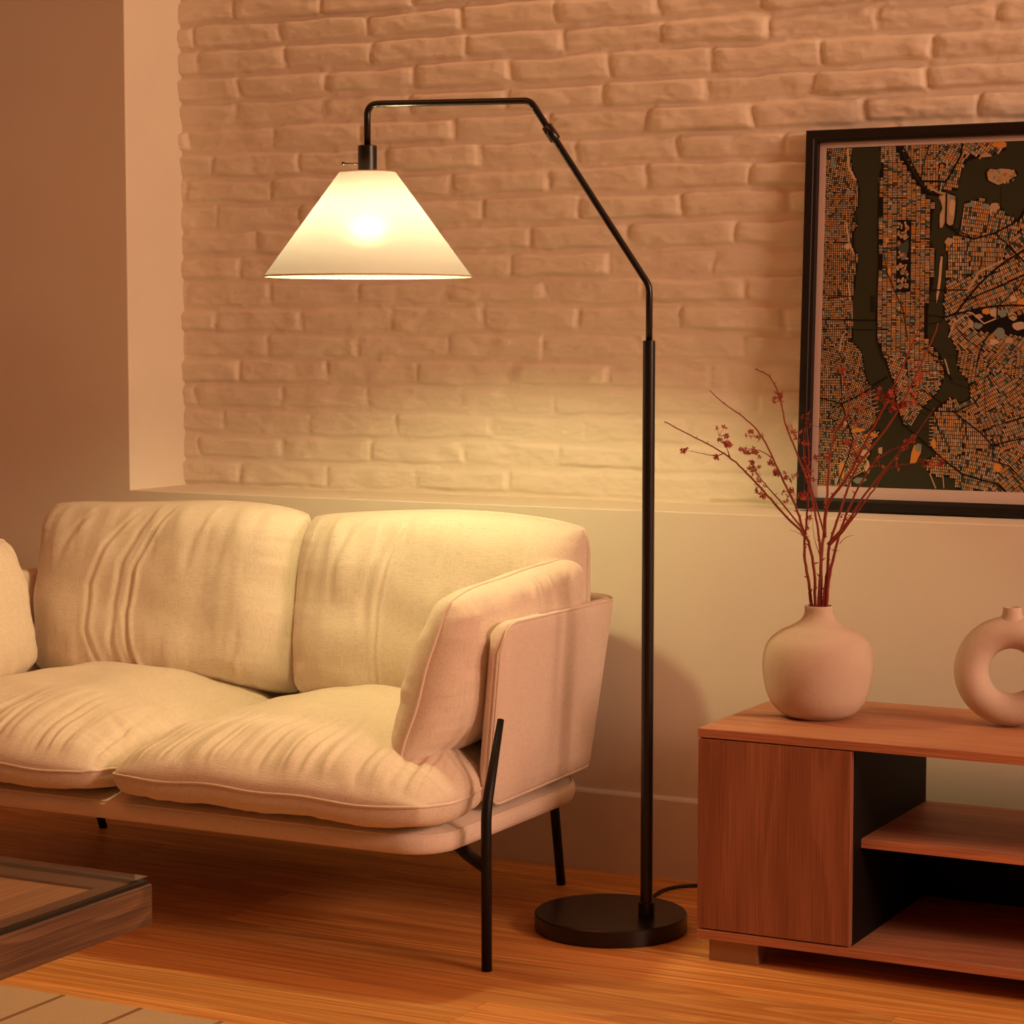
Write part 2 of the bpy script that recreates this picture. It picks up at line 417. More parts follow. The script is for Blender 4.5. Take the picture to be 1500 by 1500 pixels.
# ================================================================== CUSHIONS
def crease(s, t, pts, wd, A):
    """soft groove with a raised lip along a line given as (s, t) points, t ascending"""
    ts = [p[1] for p in pts]; ss = [p[0] for p in pts]
    c = np.interp(t, ts, ss); e = sstep(ts[0] - .12, ts[0] + .18, t) * (1 - sstep(ts[-1] - .18, ts[-1] + .1, t))
    d = s - c
    return .72 * e * A * (-np.exp(-(d / wd) ** 2) + .75 * np.exp(-((d - 1.7 * wd) / (1.2 * wd)) ** 2) + .35 * np.exp(-((d + 2 * wd) / (1.4 * wd)) ** 2))
def cushion(name, a, b, ht, hb, mat, parent, xf, n=.06, p=2.4, q=.5, wr=None, edge=None, NS=170, NT=130, tufts=.004, seed=1, loc=None, pip=.0028, pb_=None, qb_=None):
    """a, b half sizes; ht, hb bulge to the two sides of the seam; wr(s,t) extra height; xf maps local to parent"""
    def sheet(side):
        gs = np.linspace(-1, 1, NS); gt = np.linspace(-1, 1, NT)
        gs = np.sin(gs * math.pi / 2) * .6 + gs * .4; gt = np.sin(gt * math.pi / 2) * .6 + gt * .4
        S, T = np.meshgrid(gs, gt, indexing='ij')
        px, py = S * (1 - n * np.abs(T) ** 9 * (b / a) ** .5), T * (1 - n * np.abs(S) ** 9 * (a / b) ** .5)
        px = px * (1 + .02 * (1 - T ** 2)); py = py * (1 + .02 * (1 - S ** 2))
        pp, qq = (p, q) if side > 0 else (pb_ or p, qb_ or q)
        H = (np.clip(1 - np.abs(S) ** pp, 0, 1) * np.clip(1 - np.abs(T) ** pp, 0, 1)) ** qq
        # gathers: ripples that start in the seam and fade inwards
        es = (1 - np.abs(S)) * a; et = (1 - np.abs(T)) * b
        f = 42.0
        r1 = fbm(px * a * f, et * 6 + side * 9, seed, 2); r2 = fbm(py * b * f, es * 6 + side * 5, seed + 7, 2)
        gath = tufts * (r1 * np.exp(-et / .075) * sstep(0, .02, et) + r2 * np.exp(-es / .06) * sstep(0, .02, es))
        soft = .004 * fbm(px * a * 9, py * b * 9, seed + 3, 2) * H
        Z = (ht if side > 0 else -hb) * H
        ex = gath + soft
        if wr is not None and side > 0: ex = ex + wr(S, T, px, py) * sstep(0, .05, np.minimum(es, et))
        Z = Z + side * ex * (1 if side > 0 else .7)
        return px * a, py * b, Z
    V, Fc = [], []
    seamz = lambda x, y: .0025 * math.sin(x * 31 + seed) + .002 * math.sin(y * 43 + x * 11)
    Xt, Yt, Zt = sheet(1); Xb, Yb, Zb = sheet(-1)
    sz = .0025 * np.sin(Xt * 31 + seed) + .002 * np.sin(Yt * 43 + Xt * 11)
    pt = xf(Xt, Yt, Zt + sz); pb = xf(Xb, Yb, Zb + sz)
    A = np.stack(pt, -1).reshape(-1, 3); B = np.stack(pb, -1).reshape(-1, 3)
    V = list(A)
    idb = {}
    for i in range(NS):
        for j in range(NT):
            if i in (0, NS - 1) or j in (0, NT - 1): idb[i, j] = i * NT + j
            else: idb[i, j] = len(V); V.append(B[i * NT + j])
    for i in range(NS - 1):
        for j in range(NT - 1):
            Fc.append((i * NT + j, (i + 1) * NT + j, (i + 1) * NT + j + 1, i * NT + j + 1))
            Fc.append((idb[i, j], idb[i, j + 1], idb[i + 1, j + 1], idb[i + 1, j]))
    o = mesh(name, V, Fc, mat, parent, loc)
    bm = bmesh.new(); bm.from_mesh(o.data); bmesh.ops.recalc_face_normals(bm, faces=bm.faces); bm.to_mesh(o.data); bm.free()
    ring = [(i, 0) for i in range(NS)] + [(NS - 1, j) for j in range(1, NT)] + [(i, NT - 1) for i in range(NS - 2, -1, -1)] + [(0, j) for j in range(NT - 2, 0, -1)]
    rp = [A[i * NT + j] for i, j in ring]
    rp = [p_ for k, p_ in enumerate(rp) if k % 2 == 0]
    tube('piping', rp, pip, M['piping'], o, 8, closed=True)
    return o

# ================================================================== SOFA
SX = -.595                                   # middle of the sofa
sofa = tag(empty('sofa', (SX, -.5, 0)), 'two-seat sofa in pale linen with a wraparound shell back and thin black legs', 'sofa')
O = lambda x, y, z: (x - SX, y + .5, z)      # world to sofa space
def rr_plan(x0, x1, y0, y1, r, n=14, rb=None):
    """rounded rectangle outline, counter-clockwise; rb radius of the two rear corners"""
    rb = rb or r; out = []
    for cx, cy, rad, a0 in ((x1 - r, y0 + r, r, -90), (x1 - rb, y1 - rb, rb, 0), (x0 + rb, y1 - rb, rb, 90), (x0 + r, y0 + r, r, 180)):
        for k in range(n + 1):
            a = R(a0 + 90 * k / n); out.append((cx + rad * math.cos(a), cy + rad * math.sin(a)))
    return out
def slab(name, outline, z0, z1, rnd, mat, parent):
    """thin upholstered board with rounded rim"""
    V, Fc = [], []
    ze = z1 - .015
    prof = [(-rnd, z0), (-rnd * .35, z0 + rnd * .2), (0, z0 + rnd), (0, ze - rnd * .6), (-rnd * .25, ze - rnd * .1), (-rnd * .6, ze + .001), (-.030, ze + .006), (-.060, z1)]
    n = len(outline)
    pts = [Vector((x, y)) for x, y in outline]
    nr = []
    for i in range(n):
        d = (pts[(i + 1) % n] - pts[i - 1]).normalized(); nr.append(Vector((d.y, -d.x)))
    for o, z in prof:
        for i in range(n):
            q_ = pts[i] + nr[i] * o; V.append(O(q_.x, q_.y, z))
    m = len(prof)
    for k in range(m - 1):
        for i in range(n):
            j = (i + 1) % n; Fc.append((k * n + i, k * n + j, (k + 1) * n + j, (k + 1) * n + i))
    Fc.append(list(range(n))[::-1]); Fc.append([(m - 1) * n + i for i in range(n)])
    o = mesh(name, V, Fc, mat, parent)
    for p_ in o.data.polygons:
        if len(p_.vertices) > 4: p_.use_smooth = False
    return o
plan = rr_plan(SX - .704, SX + .704, -.892, -.165, .085, rb=.22)
base_o = slab('seat_base', plan, .213, .262, .012, M['fabric_shell'], sofa)
tube('piping', [O(x, y, .2470) for x, y in rr_plan(SX - .698, SX + .698, -.886, -.171, .082, rb=.216)], .0025, M['piping'], base_o, 8, closed=True)
# wraparound shell: right arm, back and left arm in one piece
def shell_path(hw_f, hw_b, yb, n_arm=26, n_c=14, n_bk=30, rc=.13, yf=-.705):
    out = []
    for k in range(n_arm):
        t = k / n_arm; out.append((hw_f + (hw_b - hw_f) * t, yf + (yb - rc - yf) * t))
    for k in range(n_c):
        a = R(90 * k / n_c); out.append((hw_b - rc + rc * math.cos(a), yb - rc + rc * math.sin(a)))
    for k in range(n_bk // 2 + 1):
        out.append(((hw_b - rc) * (1 - 2 * k / n_bk), yb))
    return out + [(-x, y) for x, y in out[:-1][::-1]]
def make_shell():
    lo = shell_path(.712, .695, -.150); hi = shell_path(.743, .708, -.060)
    n = len(lo); T = .034
    L = [0.0]
    for i in range(1, n): L.append(L[-1] + math.dist(lo[i], lo[i - 1]))
    V, Fc = [], []
    zl, zh, rc = .268, .612, .050
    top_line, bot_line, end_lines = [], [], [[], []]
    ring_n = None
    for i in range(n):
        d = min(L[i], L[-1] - L[i])
        cut = rc - math.sqrt(max(rc * rc - max(rc - d, 0) ** 2, 0))
        zt_ = zh - .013 * min(d / .5, 1)
        z0, z1 = zl + cut, zt_ - cut
        th = T * math.sqrt(max(1 - max(1 - d / .012, 0) ** 2, .02))
        def at(z):
            t = (z - zl) / (zh - zl)
            P = [Vector((lo[j][0] + (hi[j][0] - lo[j][0]) * t, lo[j][1] + (hi[j][1] - lo[j][1]) * t)) for j in (max(i - 1, 0), i, min(i + 1, n - 1))]
            tg = (P[2] - P[0]).normalized(); nr_ = Vector((tg.y, -tg.x))
            return P[1], nr_
        loop = []
        NV = 14
        for k in range(NV + 1):
            z = z0 + .012 + (z1 - z0 - .024) * k / NV; p_, nn = at(z); loop.append((p_, nn, 0.0, z))
        for k in range(1, 6):
            a = math.pi * k / 6; z = z1 - .012 + .012 * math.sin(a); p_, nn = at(z); loop.append((p_, nn, (1 - math.cos(a)) / 2, z))
        for k in range(NV + 1):
            z = z1 - .012 - (z1 - z0 - .024) * k / NV; p_, nn = at(z); loop.append((p_, nn, 1.0, z))
        for k in range(1, 6):
            a = math.pi * k / 6; z = z0 + .012 - .012 * math.sin(a); p_, nn = at(z); loop.append((p_, nn, (1 + math.cos(a)) / 2, z))
        ring_n = len(loop)
        for p_, nn, f, z in loop:
            c = p_ - nn * (T / 2) + nn * (.5 - f) * th
            V.append((c.x, c.y + .5, z))
        p1, n1 = at(z1); p0, n0 = at(z0)
        top_line.append((p1.x - n1.x * .003, p1.y - n1.y * .003 + .5, z1 - .003)); bot_line.append((p0.x - n0.x * .003, p0.y - n0.y * .003 + .5, z0 + .003))
    for i in range(n - 1):
        for k in range(ring_n):
            k2 = (k + 1) % ring_n
            Fc.append((i * ring_n + k, i * ring_n + k2, (i + 1) * ring_n + k2, (i + 1) * ring_n + k))
    Fc.append(list(range(ring_n))[::-1]); Fc.append([(n - 1) * ring_n + k for k in range(ring_n)])
    o = mesh('back_shell', V, Fc, M['fabric_shell'], sofa)
    bm = bmesh.new(); bm.from_mesh(o.data); bmesh.ops.recalc_face_normals(bm, faces=bm.faces); bm.to_mesh(o.data); bm.free()
    tube('piping', top_line + bot_line[::-1], .0026, M['piping'], o, 8, closed=True)
    return o
make_shell()
# legs
def leg(pts, r=.0095):
    return tube('leg', [O(*p_) for p_ in pts], r, M['leg_black'], sofa, 14)
for sx in (1, -1):
    X = lambda x: SX + sx * x
    l_ = leg(arc_poly([(X(.759), -.802, 0), (X(.757), -.800, .292), (X(.745), -.722, .440)], [.03]), [.0095] * 8 + [.0062])
    tube('bracket', [O(X(.757), -.800, .186), O(X(.70), -.765, .197), O(X(.655), -.735, .211)], .0115, M['leg_black'], l_, 8)
    leg([(X(.588), -.162, 0), (X(.600), -.225, .215)])
# seat cushions
def seat_wr(sd, mid):
    def f(S, T, px, py):
        # ridges running back from the front seam, fanning out, fading before the middle
        u = px * 5.2 + (T + 1) * (.9 * px + .12 * np.sin(px * 5 + sd))
        r = np.abs(vnoise(u * 2.6 + sd, np.zeros_like(u) + .3, sd)) ** .8 + .45 * vnoise(u * 5.4, T * 1.1 + 3, sd + 2)
        g = .0105 * r * np.exp(-((T + .86) / .42) ** 2) * sstep(-1, -.9, T)
        g = g + .004 * vnoise(px * 3.5 + py * 2, py * 2.2, sd + 5)
        c1 = crease(T, -S, [(-.75, -.98), (-.60, -.86), (-.52, -.7)], .035, .004)
        return g + c1
    return f
for k, (cx, sd) in enumerate(((SX - .338, 11), (SX + .340, 23))):
    def xf(x, y, z, cx=cx, sgn=(-1, 1)[k]):
        # seam sits low at the front; the crown leans to the back where the sitter sinks in
        x = x + .038 * np.clip((-.655 - (-.571 + y)) / .12, 0, 1) * np.clip(sgn * x / .335, 0, 1) ** 2 * sgn
        zz = .311 + z * (1 + .10 * (y / .33)) + .008 * np.cos(x / .35 * 1.4) - .006
        return cx + x - SX, -.571 + y + .5, zz
    c_ = cushion('seat_cushion', .333, .368, .108, .050, M['fabric'], sofa, xf, n=.055, p=3.0, q=.52, pb_=22, qb_=.38, wr=seat_wr(sd, cx), NS=220, NT=200, tufts=.0028, seed=sd)
# back cushions
CR = {0: [([(-.30, -.85), (-.42, -.4), (-.44, .1), (-.33, .55), (-.12, .98)], .020, .0045),
          ([(.02, -.95), (-.08, -.6), (-.14, -.2), (-.10, .3), (.02, .7), (.12, .98)], .016, .0075),
          ([(-.12, -.95), (-.22, -.55), (-.24, -.1), (-.20, .35), (-.02, .95)], .022, .0045),
          ([(.28, .25), (.32, .6), (.42, .95)], .03, .003), ([(.5, .3), (.55, .6), (.6, .95)], .04, .003),
          ([(-.7, .4), (-.62, .7), (-.48, .98)], .03, .0035), ([(.62, -.95), (.68, -.6), (.7, -.3)], .03, .003)],
      1: [([(-.25, -.9), (-.27, -.4), (-.28, .0), (-.22, .5), (-.12, .95)], .014, .0045),
          ([(-.36, -.2), (-.37, .1), (-.30, .5), (-.2, .95)], .03, .004), ([(-.62, .1), (-.6, .5), (-.5, .95)], .03, .0035),
          ([(.15, .2), (.2, .6), (.3, .95)], .04, .0035), ([(-.9, -.3), (-.86, .2), (-.8, .7)], .03, .003)]}
for k, (cx, hw) in enumerate(((-.925, .345), (-.252, .328))):
    def wr(S, T, px, py, k=k):
        g = sum(crease(S, T, *c_) for c_ in CR[k])
        u = px * 9 + .8 * (1 - T) * px
        g = g + .006 * vnoise(u + 5 * k, T * .8, 60 + k) * np.exp(-((1 - T) / .45) ** 2)
        g = g + .004 * vnoise(px * 8, T * .6, 70 + k) * np.exp(-((1 + T) / .3) ** 2)
        return g
    def xf(x, y, z, cx=cx, k=k):
        # y runs up the cushion; z towards the room; the whole cushion leans back and slumps at the foot
        lean = .22
        yy = y + .006 * np.sin(x * 9 + k)
        zz = z * (1 - .10 * (y / .19))
        X_ = cx + x
        Y_ = -.205 - zz - .03 + (yy) * lean * .55
        Z_ = .562 + yy * .985 - .005 * np.abs(x / .35) ** 3 * np.clip(y / .2, 0, 1) ** 2 + zz * .10
        return X_ - SX, Y_ + .5, Z_
    cushion('back_cushion', hw, .200, .105, .080, M['fabric'], sofa, xf, n=.036, p=5.5, q=.44, wr=wr, NS=220, NT=150, tufts=.0035, seed=31 + k)

# loose cushions standing against the two arms (each a thing of its own)
def arm_cushion(cx, y0, label, mirror, seed, ln=.262, hh=.152, lean=.36, zc=.522):
    o = tag(empty('arm_cushion', (cx, y0, zc)), label, 'cushion', 'loose cushions at the sofa arms')
    def xf(x, y, z):
        # x runs front to back, y up, z across the thickness
        return mirror * (z + y * .14), x + y * lean, y * .99 + x * .07
    def wr(S, T, px, py):
        g = .005 * vnoise(px * 6 + 2 * T, T * .8, seed) * np.exp(-((1 - T) / .4) ** 2)
        return g + .004 * vnoise(py * 6, S * .8, seed + 2) * np.exp(-((1 + S) / .35) ** 2) + crease(S, T, [(.35, .1), (.42, .5), (.5, .95)], .04, .003)
    body = cushion('cushion_cover', ln, hh, .085, .080, M['fabric'], o, xf, n=.05, p=4.0, q=.46, wr=wr, NS=190, NT=130, tufts=.0055, seed=seed)
    return o
arm_cushion(.020, -.515, 'pale linen cushion leaning on the right sofa arm, next to the floor lamp', 1, 41)
arm_cushion(-1.235, -.635, 'pale linen cushion at the left sofa arm, cut off by the photo edge', -1, 47, ln=.25, lean=-.10)

# ================================================================== FLOOR LAMP
AZ = R(15.5); ca, sa = math.cos(AZ), math.sin(AZ)
lamp = tag(empty('floor_lamp', (.311, -.438, 0)), 'tall black floor lamp with a bent arm and glowing cream cone shade', 'floor lamp')
LA = lambda s, z: (s * ca, s * sa, z)        # along the arm direction, pole at s = 0
bx, by = -.076, .003
crisp(lathe('base', [(0, 0), (.142, 0), (.1455, .002), (.1455, .0305), (.1435, .033), (0, .033)], M['lamp_black'], lamp, (bx, by, 0), 96))
crisp(lathe('pole', [(0, .033), (.0155, .033), (.0155, .062), (.0115, .063), (.0115, 1.121), (.0065, 1.121), (0, 1.121)], M['lamp_black'], lamp, None, 32))
arm_pts = arc_poly([LA(0, 1.10), LA(0, 1.222), LA(-.2255, 1.5665), LA(-.5405, 1.5665), LA(-.5405, 1.486)], [.012, .012, .022], 8)
tube('arm', arm_pts, .0063, M['lamp_black'], lamp, 20)
pa, pb = Vector(LA(-.194, 1.5185)), Vector(LA(-.178, 1.494))
col = tube('joint_collar', [pa + (pa - pb) * .05, pa, pb, pb - (pa - pb) * .05], [.0085, .0105, .0105, .0085], M['lamp_black'], lamp, 20)
tube('clamp_screw', [pa.lerp(pb, .5) + Vector((-.3, -.95, 0)) * .009, pa.lerp(pb, .5) + Vector((-.3, -.95, 0)) * .014], .0035, M['lamp_black'], col, 10)
hx, hy, _ = LA(-.5405, 0)
crisp(lathe('socket', [(0, 1.489), (.0165, 1.489), (.018, 1.4875), (.018, 1.442), (0, 1.442)], M['lamp_black'], lamp, (hx, hy, 0), 40))
sw = tube('switch', [(hx - .012 * ca, hy - .012 * sa, 1.4555), (hx - .046 * ca, hy - .046 * sa, 1.456)], .0011, M['lamp_black'], lamp, 8)
tube('knob', [(hx - .045 * ca, hy - .045 * sa, 1.456), (hx - .050 * ca, hy - .050 * sa, 1.4562)], .0027, M['lamp_black'], sw, 10)
# shade: translucent pleatless fabric cone, rolled rims, spider ring
ms, nt, b_ = new_mat('shade_fabric')
nt.nodes.remove(b_)
df = nt.nodes.new('ShaderNodeBsdfDiffuse'); tl = nt.nodes.new('ShaderNodeBsdfTranslucent'); mxs = nt.nodes.new('ShaderNodeMixShader')
df.inputs['Color'].default_value = (.84, .78, .66, 1); tl.inputs['Color'].default_value = SHADE_TL
mxs.inputs['Fac'].default_value = .5
rf = nt.nodes.new('ShaderNodeBsdfRefraction'); rf.inputs['Roughness'].default_value = .95; rf.inputs['IOR'].default_value = 1.2; rf.inputs['Color'].default_value = (1, .96, .9, 1)
mx2 = nt.nodes.new('ShaderNodeMixShader'); mx2.inputs['Fac'].default_value = .004
nt.links.new(df.outputs[0], mxs.inputs[1]); nt.links.new(tl.outputs[0], mxs.inputs[2])
nt.links.new(mxs.outputs[0], mx2.inputs[1]); nt.links.new(rf.outputs[0], mx2.inputs[2])
nt.links.new(mx2.outputs[0], nt.nodes['Material Output'].inputs['Surface'])
M['shade'] = ms
zt, zb, rt, rb_ = 1.4385, 1.2420, .0535, .1975
sh = lathe('lamp_shade', [(rb_, zb), (rt, zt)], M['shade'], lamp, (hx, hy, 0), 128)
M['rim'] = simple('shade_rim_tape', (.62, .50, .32), .8)
def rim(r, z, t):
    return tube('rim', [(r * math.cos(2 * math.pi * k / 96) + hx, r * math.sin(2 * math.pi * k / 96) + hy, z) for k in range(96)], t, M['rim'], lamp, 8, closed=True)
for r_, z_, t_ in ((rb_, zb, .0016), (rt, zt, .0011)):
    o = rim(r_, z_, t_); o.parent = sh; o.location = (-hx, -hy, 0)
Vs, Fs = [], []
for k in range(3):
    a = 2 * math.pi * k / 3 + .4
    tube_geo([(0, 0, 1.441), (rt * math.cos(a), rt * math.sin(a), zt)], .0012, 6, Vs, Fs)
mesh('shade_holder', Vs, Fs, M['lamp_black'], sh)
mb, nt, b_ = new_mat('bulb_glow')
b_.inputs['Base Color'].default_value = (1, .9, .7, 1); b_.inputs['Emission Color'].default_value = (*BULB_COL, 1); b_.inputs['Emission Strength'].default_value = BULB
bl = empty('bulb', (hx, hy, 0)); bl.parent = lamp
lathe('bulb_dome', [(0, 1.300), (.010, 1.3015), (.019, 1.306), (.0262, 1.314), (.0300, 1.325), (.0305, 1.336), (.0290, 1.342), (0, 1.342)], mb, bl, None, 40)
lathe('bulb_collar', [(0, 1.3425), (.0240, 1.3425), (.0210, 1.356), (.0175, 1.374), (.0150, 1.390), (0, 1.390)], simple('bulb_collar_plastic', (.7, .66, .58), .5), bl, None, 40)
crisp(lathe('bulb_fitting', [(0, 1.443), (.0165, 1.443), (.0165, 1.400), (.0145, 1.390), (0, 1.390)], M['lamp_black'], lamp, (hx, hy, 0), 32))
# supply cord leaving the base behind the pole and running to the wall behind the cabinet
cp = [(-.085, .130, .016), (-.092, .165, .012), (-.098, .215, .006), (-.102, .260, .004), (-.105, .300, .004), (-.100, .335, .004), (-.085, .362, .004), (-.055, .385, .004), (.00, .400, .004), (.12, .405, .004), (.30, .408, .004), (.55, .41, .004)]
def smooth_pts(P, n=6):
    P = [Vector(p_) for p_ in P]; out = []
    for i in range(len(P) - 1):
        a = P[max(i - 1, 0)]; b = P[i]; c = P[i + 1]; d = P[min(i + 2, len(P) - 1)]
        for k in range(n):
            t = k / n
            out.append(.5 * ((2 * b) + (c - a) * t + (2 * a - 5 * b + 4 * c - d) * t * t + (3 * b - a - 3 * c + d) * t ** 3))
    return out + [P[-1]]
tube('cord', smooth_pts(cp), .0036, M['cord'], lamp, 10)

# ================================================================== TV BENCH
CX0, CX1, CY0, CY1 = .466, 1.90, -.560, -.130
tv = tag(empty('tv_bench', (CX0, CY0, 0)), 'low brown oak-look media bench with a plain door and open shelf', 'media bench')
def cb(name, lo, hi, mat, bev=.0008, parent=tv):
    lo = tuple(lo[i] - (CX0, CY0, 0)[i] for i in range(3)); hi = tuple(hi[i] - (CX0, CY0, 0)[i] for i in range(3))
    return box(name, lo, hi, mat, parent, bev, seg=1)
cb('top_panel', (CX0, CY0, .409), (CX1, CY1, .4255), M['oak_x_lit'])
cb('bottom_panel', (CX0, CY0, .041), (CX1, CY1, .0575), M['oak_x_lit'])
cb('side_panel', (CX0 + .001, CY0 + .018, .0575), (CX0 + .016, CY1, .409), M['oak_z_shaded'])
cb('side_panel', (CX1 - .016, CY0 + .018, .0575), (CX1 - .001, CY1, .409), M['oak_z_shaded'])
cb('divider_panel', (.738, CY0 + .019, .0575), (.757, CY1, .409), M['black_laminate'])
cb('divider_panel', (1.609, CY0 + .019, .0575), (1.628, CY1, .409), M['black_laminate'])
cb('door', (CX0 + .001, CY0, .0600), (.7565, CY0 + .016, .4068), M['oak_z_shaded'])
cb('door', (1.6095, CY0, .0600), (CX1 - .001, CY0 + .016, .4068), M['oak_z_shaded'])
cb('shelf', (.757, CY0 + .055, .2255), (1.609, CY1, .2425), M['oak_x_lit'])
cb('back_panel', (CX0 + .016, CY1 - .004, .0575), (.738, CY1, .409), M['black_laminate'])
cb('back_panel', (.757, CY1 - .004, .0575), (1.609, CY1, .2255), M['black_laminate'])
cb('back_panel', (1.628, CY1 - .004, .0575), (CX1 - .016, CY1, .409), M['black_laminate'])
for fx in (.486, 1.15, CX1 - .115):
    for fy in (CY0 + .012, CY1 - .09):
        cb('foot', (fx, fy, 0), (fx + .094, fy + .05, .041), M['steel_foot'])

# ================================================================== VASES
def spline(prof, n=6):
    return [(p_.x, p_.z) for p_ in smooth_pts([(a, 0, b) for a, b in prof], n)]
vp = [(.001, .0), (.045, .0), (.058, .003), (.074, .013), (.089, .032), (.0975, .056), (.1025, .088), (.1005, .118), (.091, .142), (.070, .160),
      (.047, .171), (.032, .182), (.026, .193), (.0258, .205), (.0245, .2075), (.0225, .205), (.0222, .193), (.03, .178), (.06, .158), (.085, .13), (.093, .09), (.08, .03), (.04, .008), (.001, .006)]
VX, VY = .614, -.343
vase = lathe('round_vase', spline(vp, 5), M['ceramic'], None, (VX, VY, .4255), 80)
tag(vase, 'round matte beige vase with a short neck holding red twigs', 'vase')
# ring vase
def ring_vase():
    V, Fc = [], []
    nu, nv = 120, 40
    Rm, zc = .0705, .1015
    for i in range(nu):
        a = 2 * math.pi * i / nu - math.pi / 2
        low = max(0, -math.sin(a)) ** 2
        tr = .0305 + .001 * math.cos(2 * a)
        for j in range(nv):
            t = 2 * math.pi * j / nv
            rad = Rm + tr * math.cos(t)
            x, z = rad * math.cos(a), zc + rad * math.sin(a)
            y = .033 * math.sin(t)
            # grow a neck out of the crown
            V.append((x, y, max(z, .0006 + 0 * low)))
    for i in range(nu):
        i2 = (i + 1) % nu
        for j in range(nv):
            j2 = (j + 1) % nv
            Fc.append((i * nv + j, i2 * nv + j, i2 * nv + j2, i * nv + j2))
    # neck
    npf = [(.047, .181), (.036, .1875), (.0255, .1935), (.0195, .200), (.0168, .208), (.0162, .2165), (.0155, .218), (.0138, .2165), (.0135, .205), (.0135, .19)]
    b0 = len(V); n = 48
    for k, (r, z) in enumerate(npf):
        for j in range(n):
            a = 2 * math.pi * j / n
            fy = .62 if k == 0 else (.80 if k == 1 else (.93 if k == 2 else 1))
            xx = r * math.cos(a)
            zz = z - (0 if k > 2 else (3 - k) * .10 * abs(math.sin(a)) ** 2 * r) - (0 if k else .45 * abs(xx) ** 2 / .047)
            V.append((xx, r * math.sin(a) * fy, zz))
    for k in range(len(npf) - 1):
        for j in range(n):
            j2 = (j + 1) % n
            Fc.append((b0 + k * n + j, b0 + k * n + j2, b0 + (k + 1) * n + j2, b0 + (k + 1) * n + j))
    o = mesh('ring_vase', V, Fc, M['ceramic'], None, (.961, -.285, .4255))
    bm = bmesh.new(); bm.from_mesh(o.data); bmesh.ops.recalc_face_normals(bm, faces=bm.faces); bm.to_mesh(o.data); bm.free()
    o.rotation_euler = (0, 0, R(14))
    return tag(o, 'matte beige ring-shaped vase with a round hole and short spout', 'vase')
ring_vase()

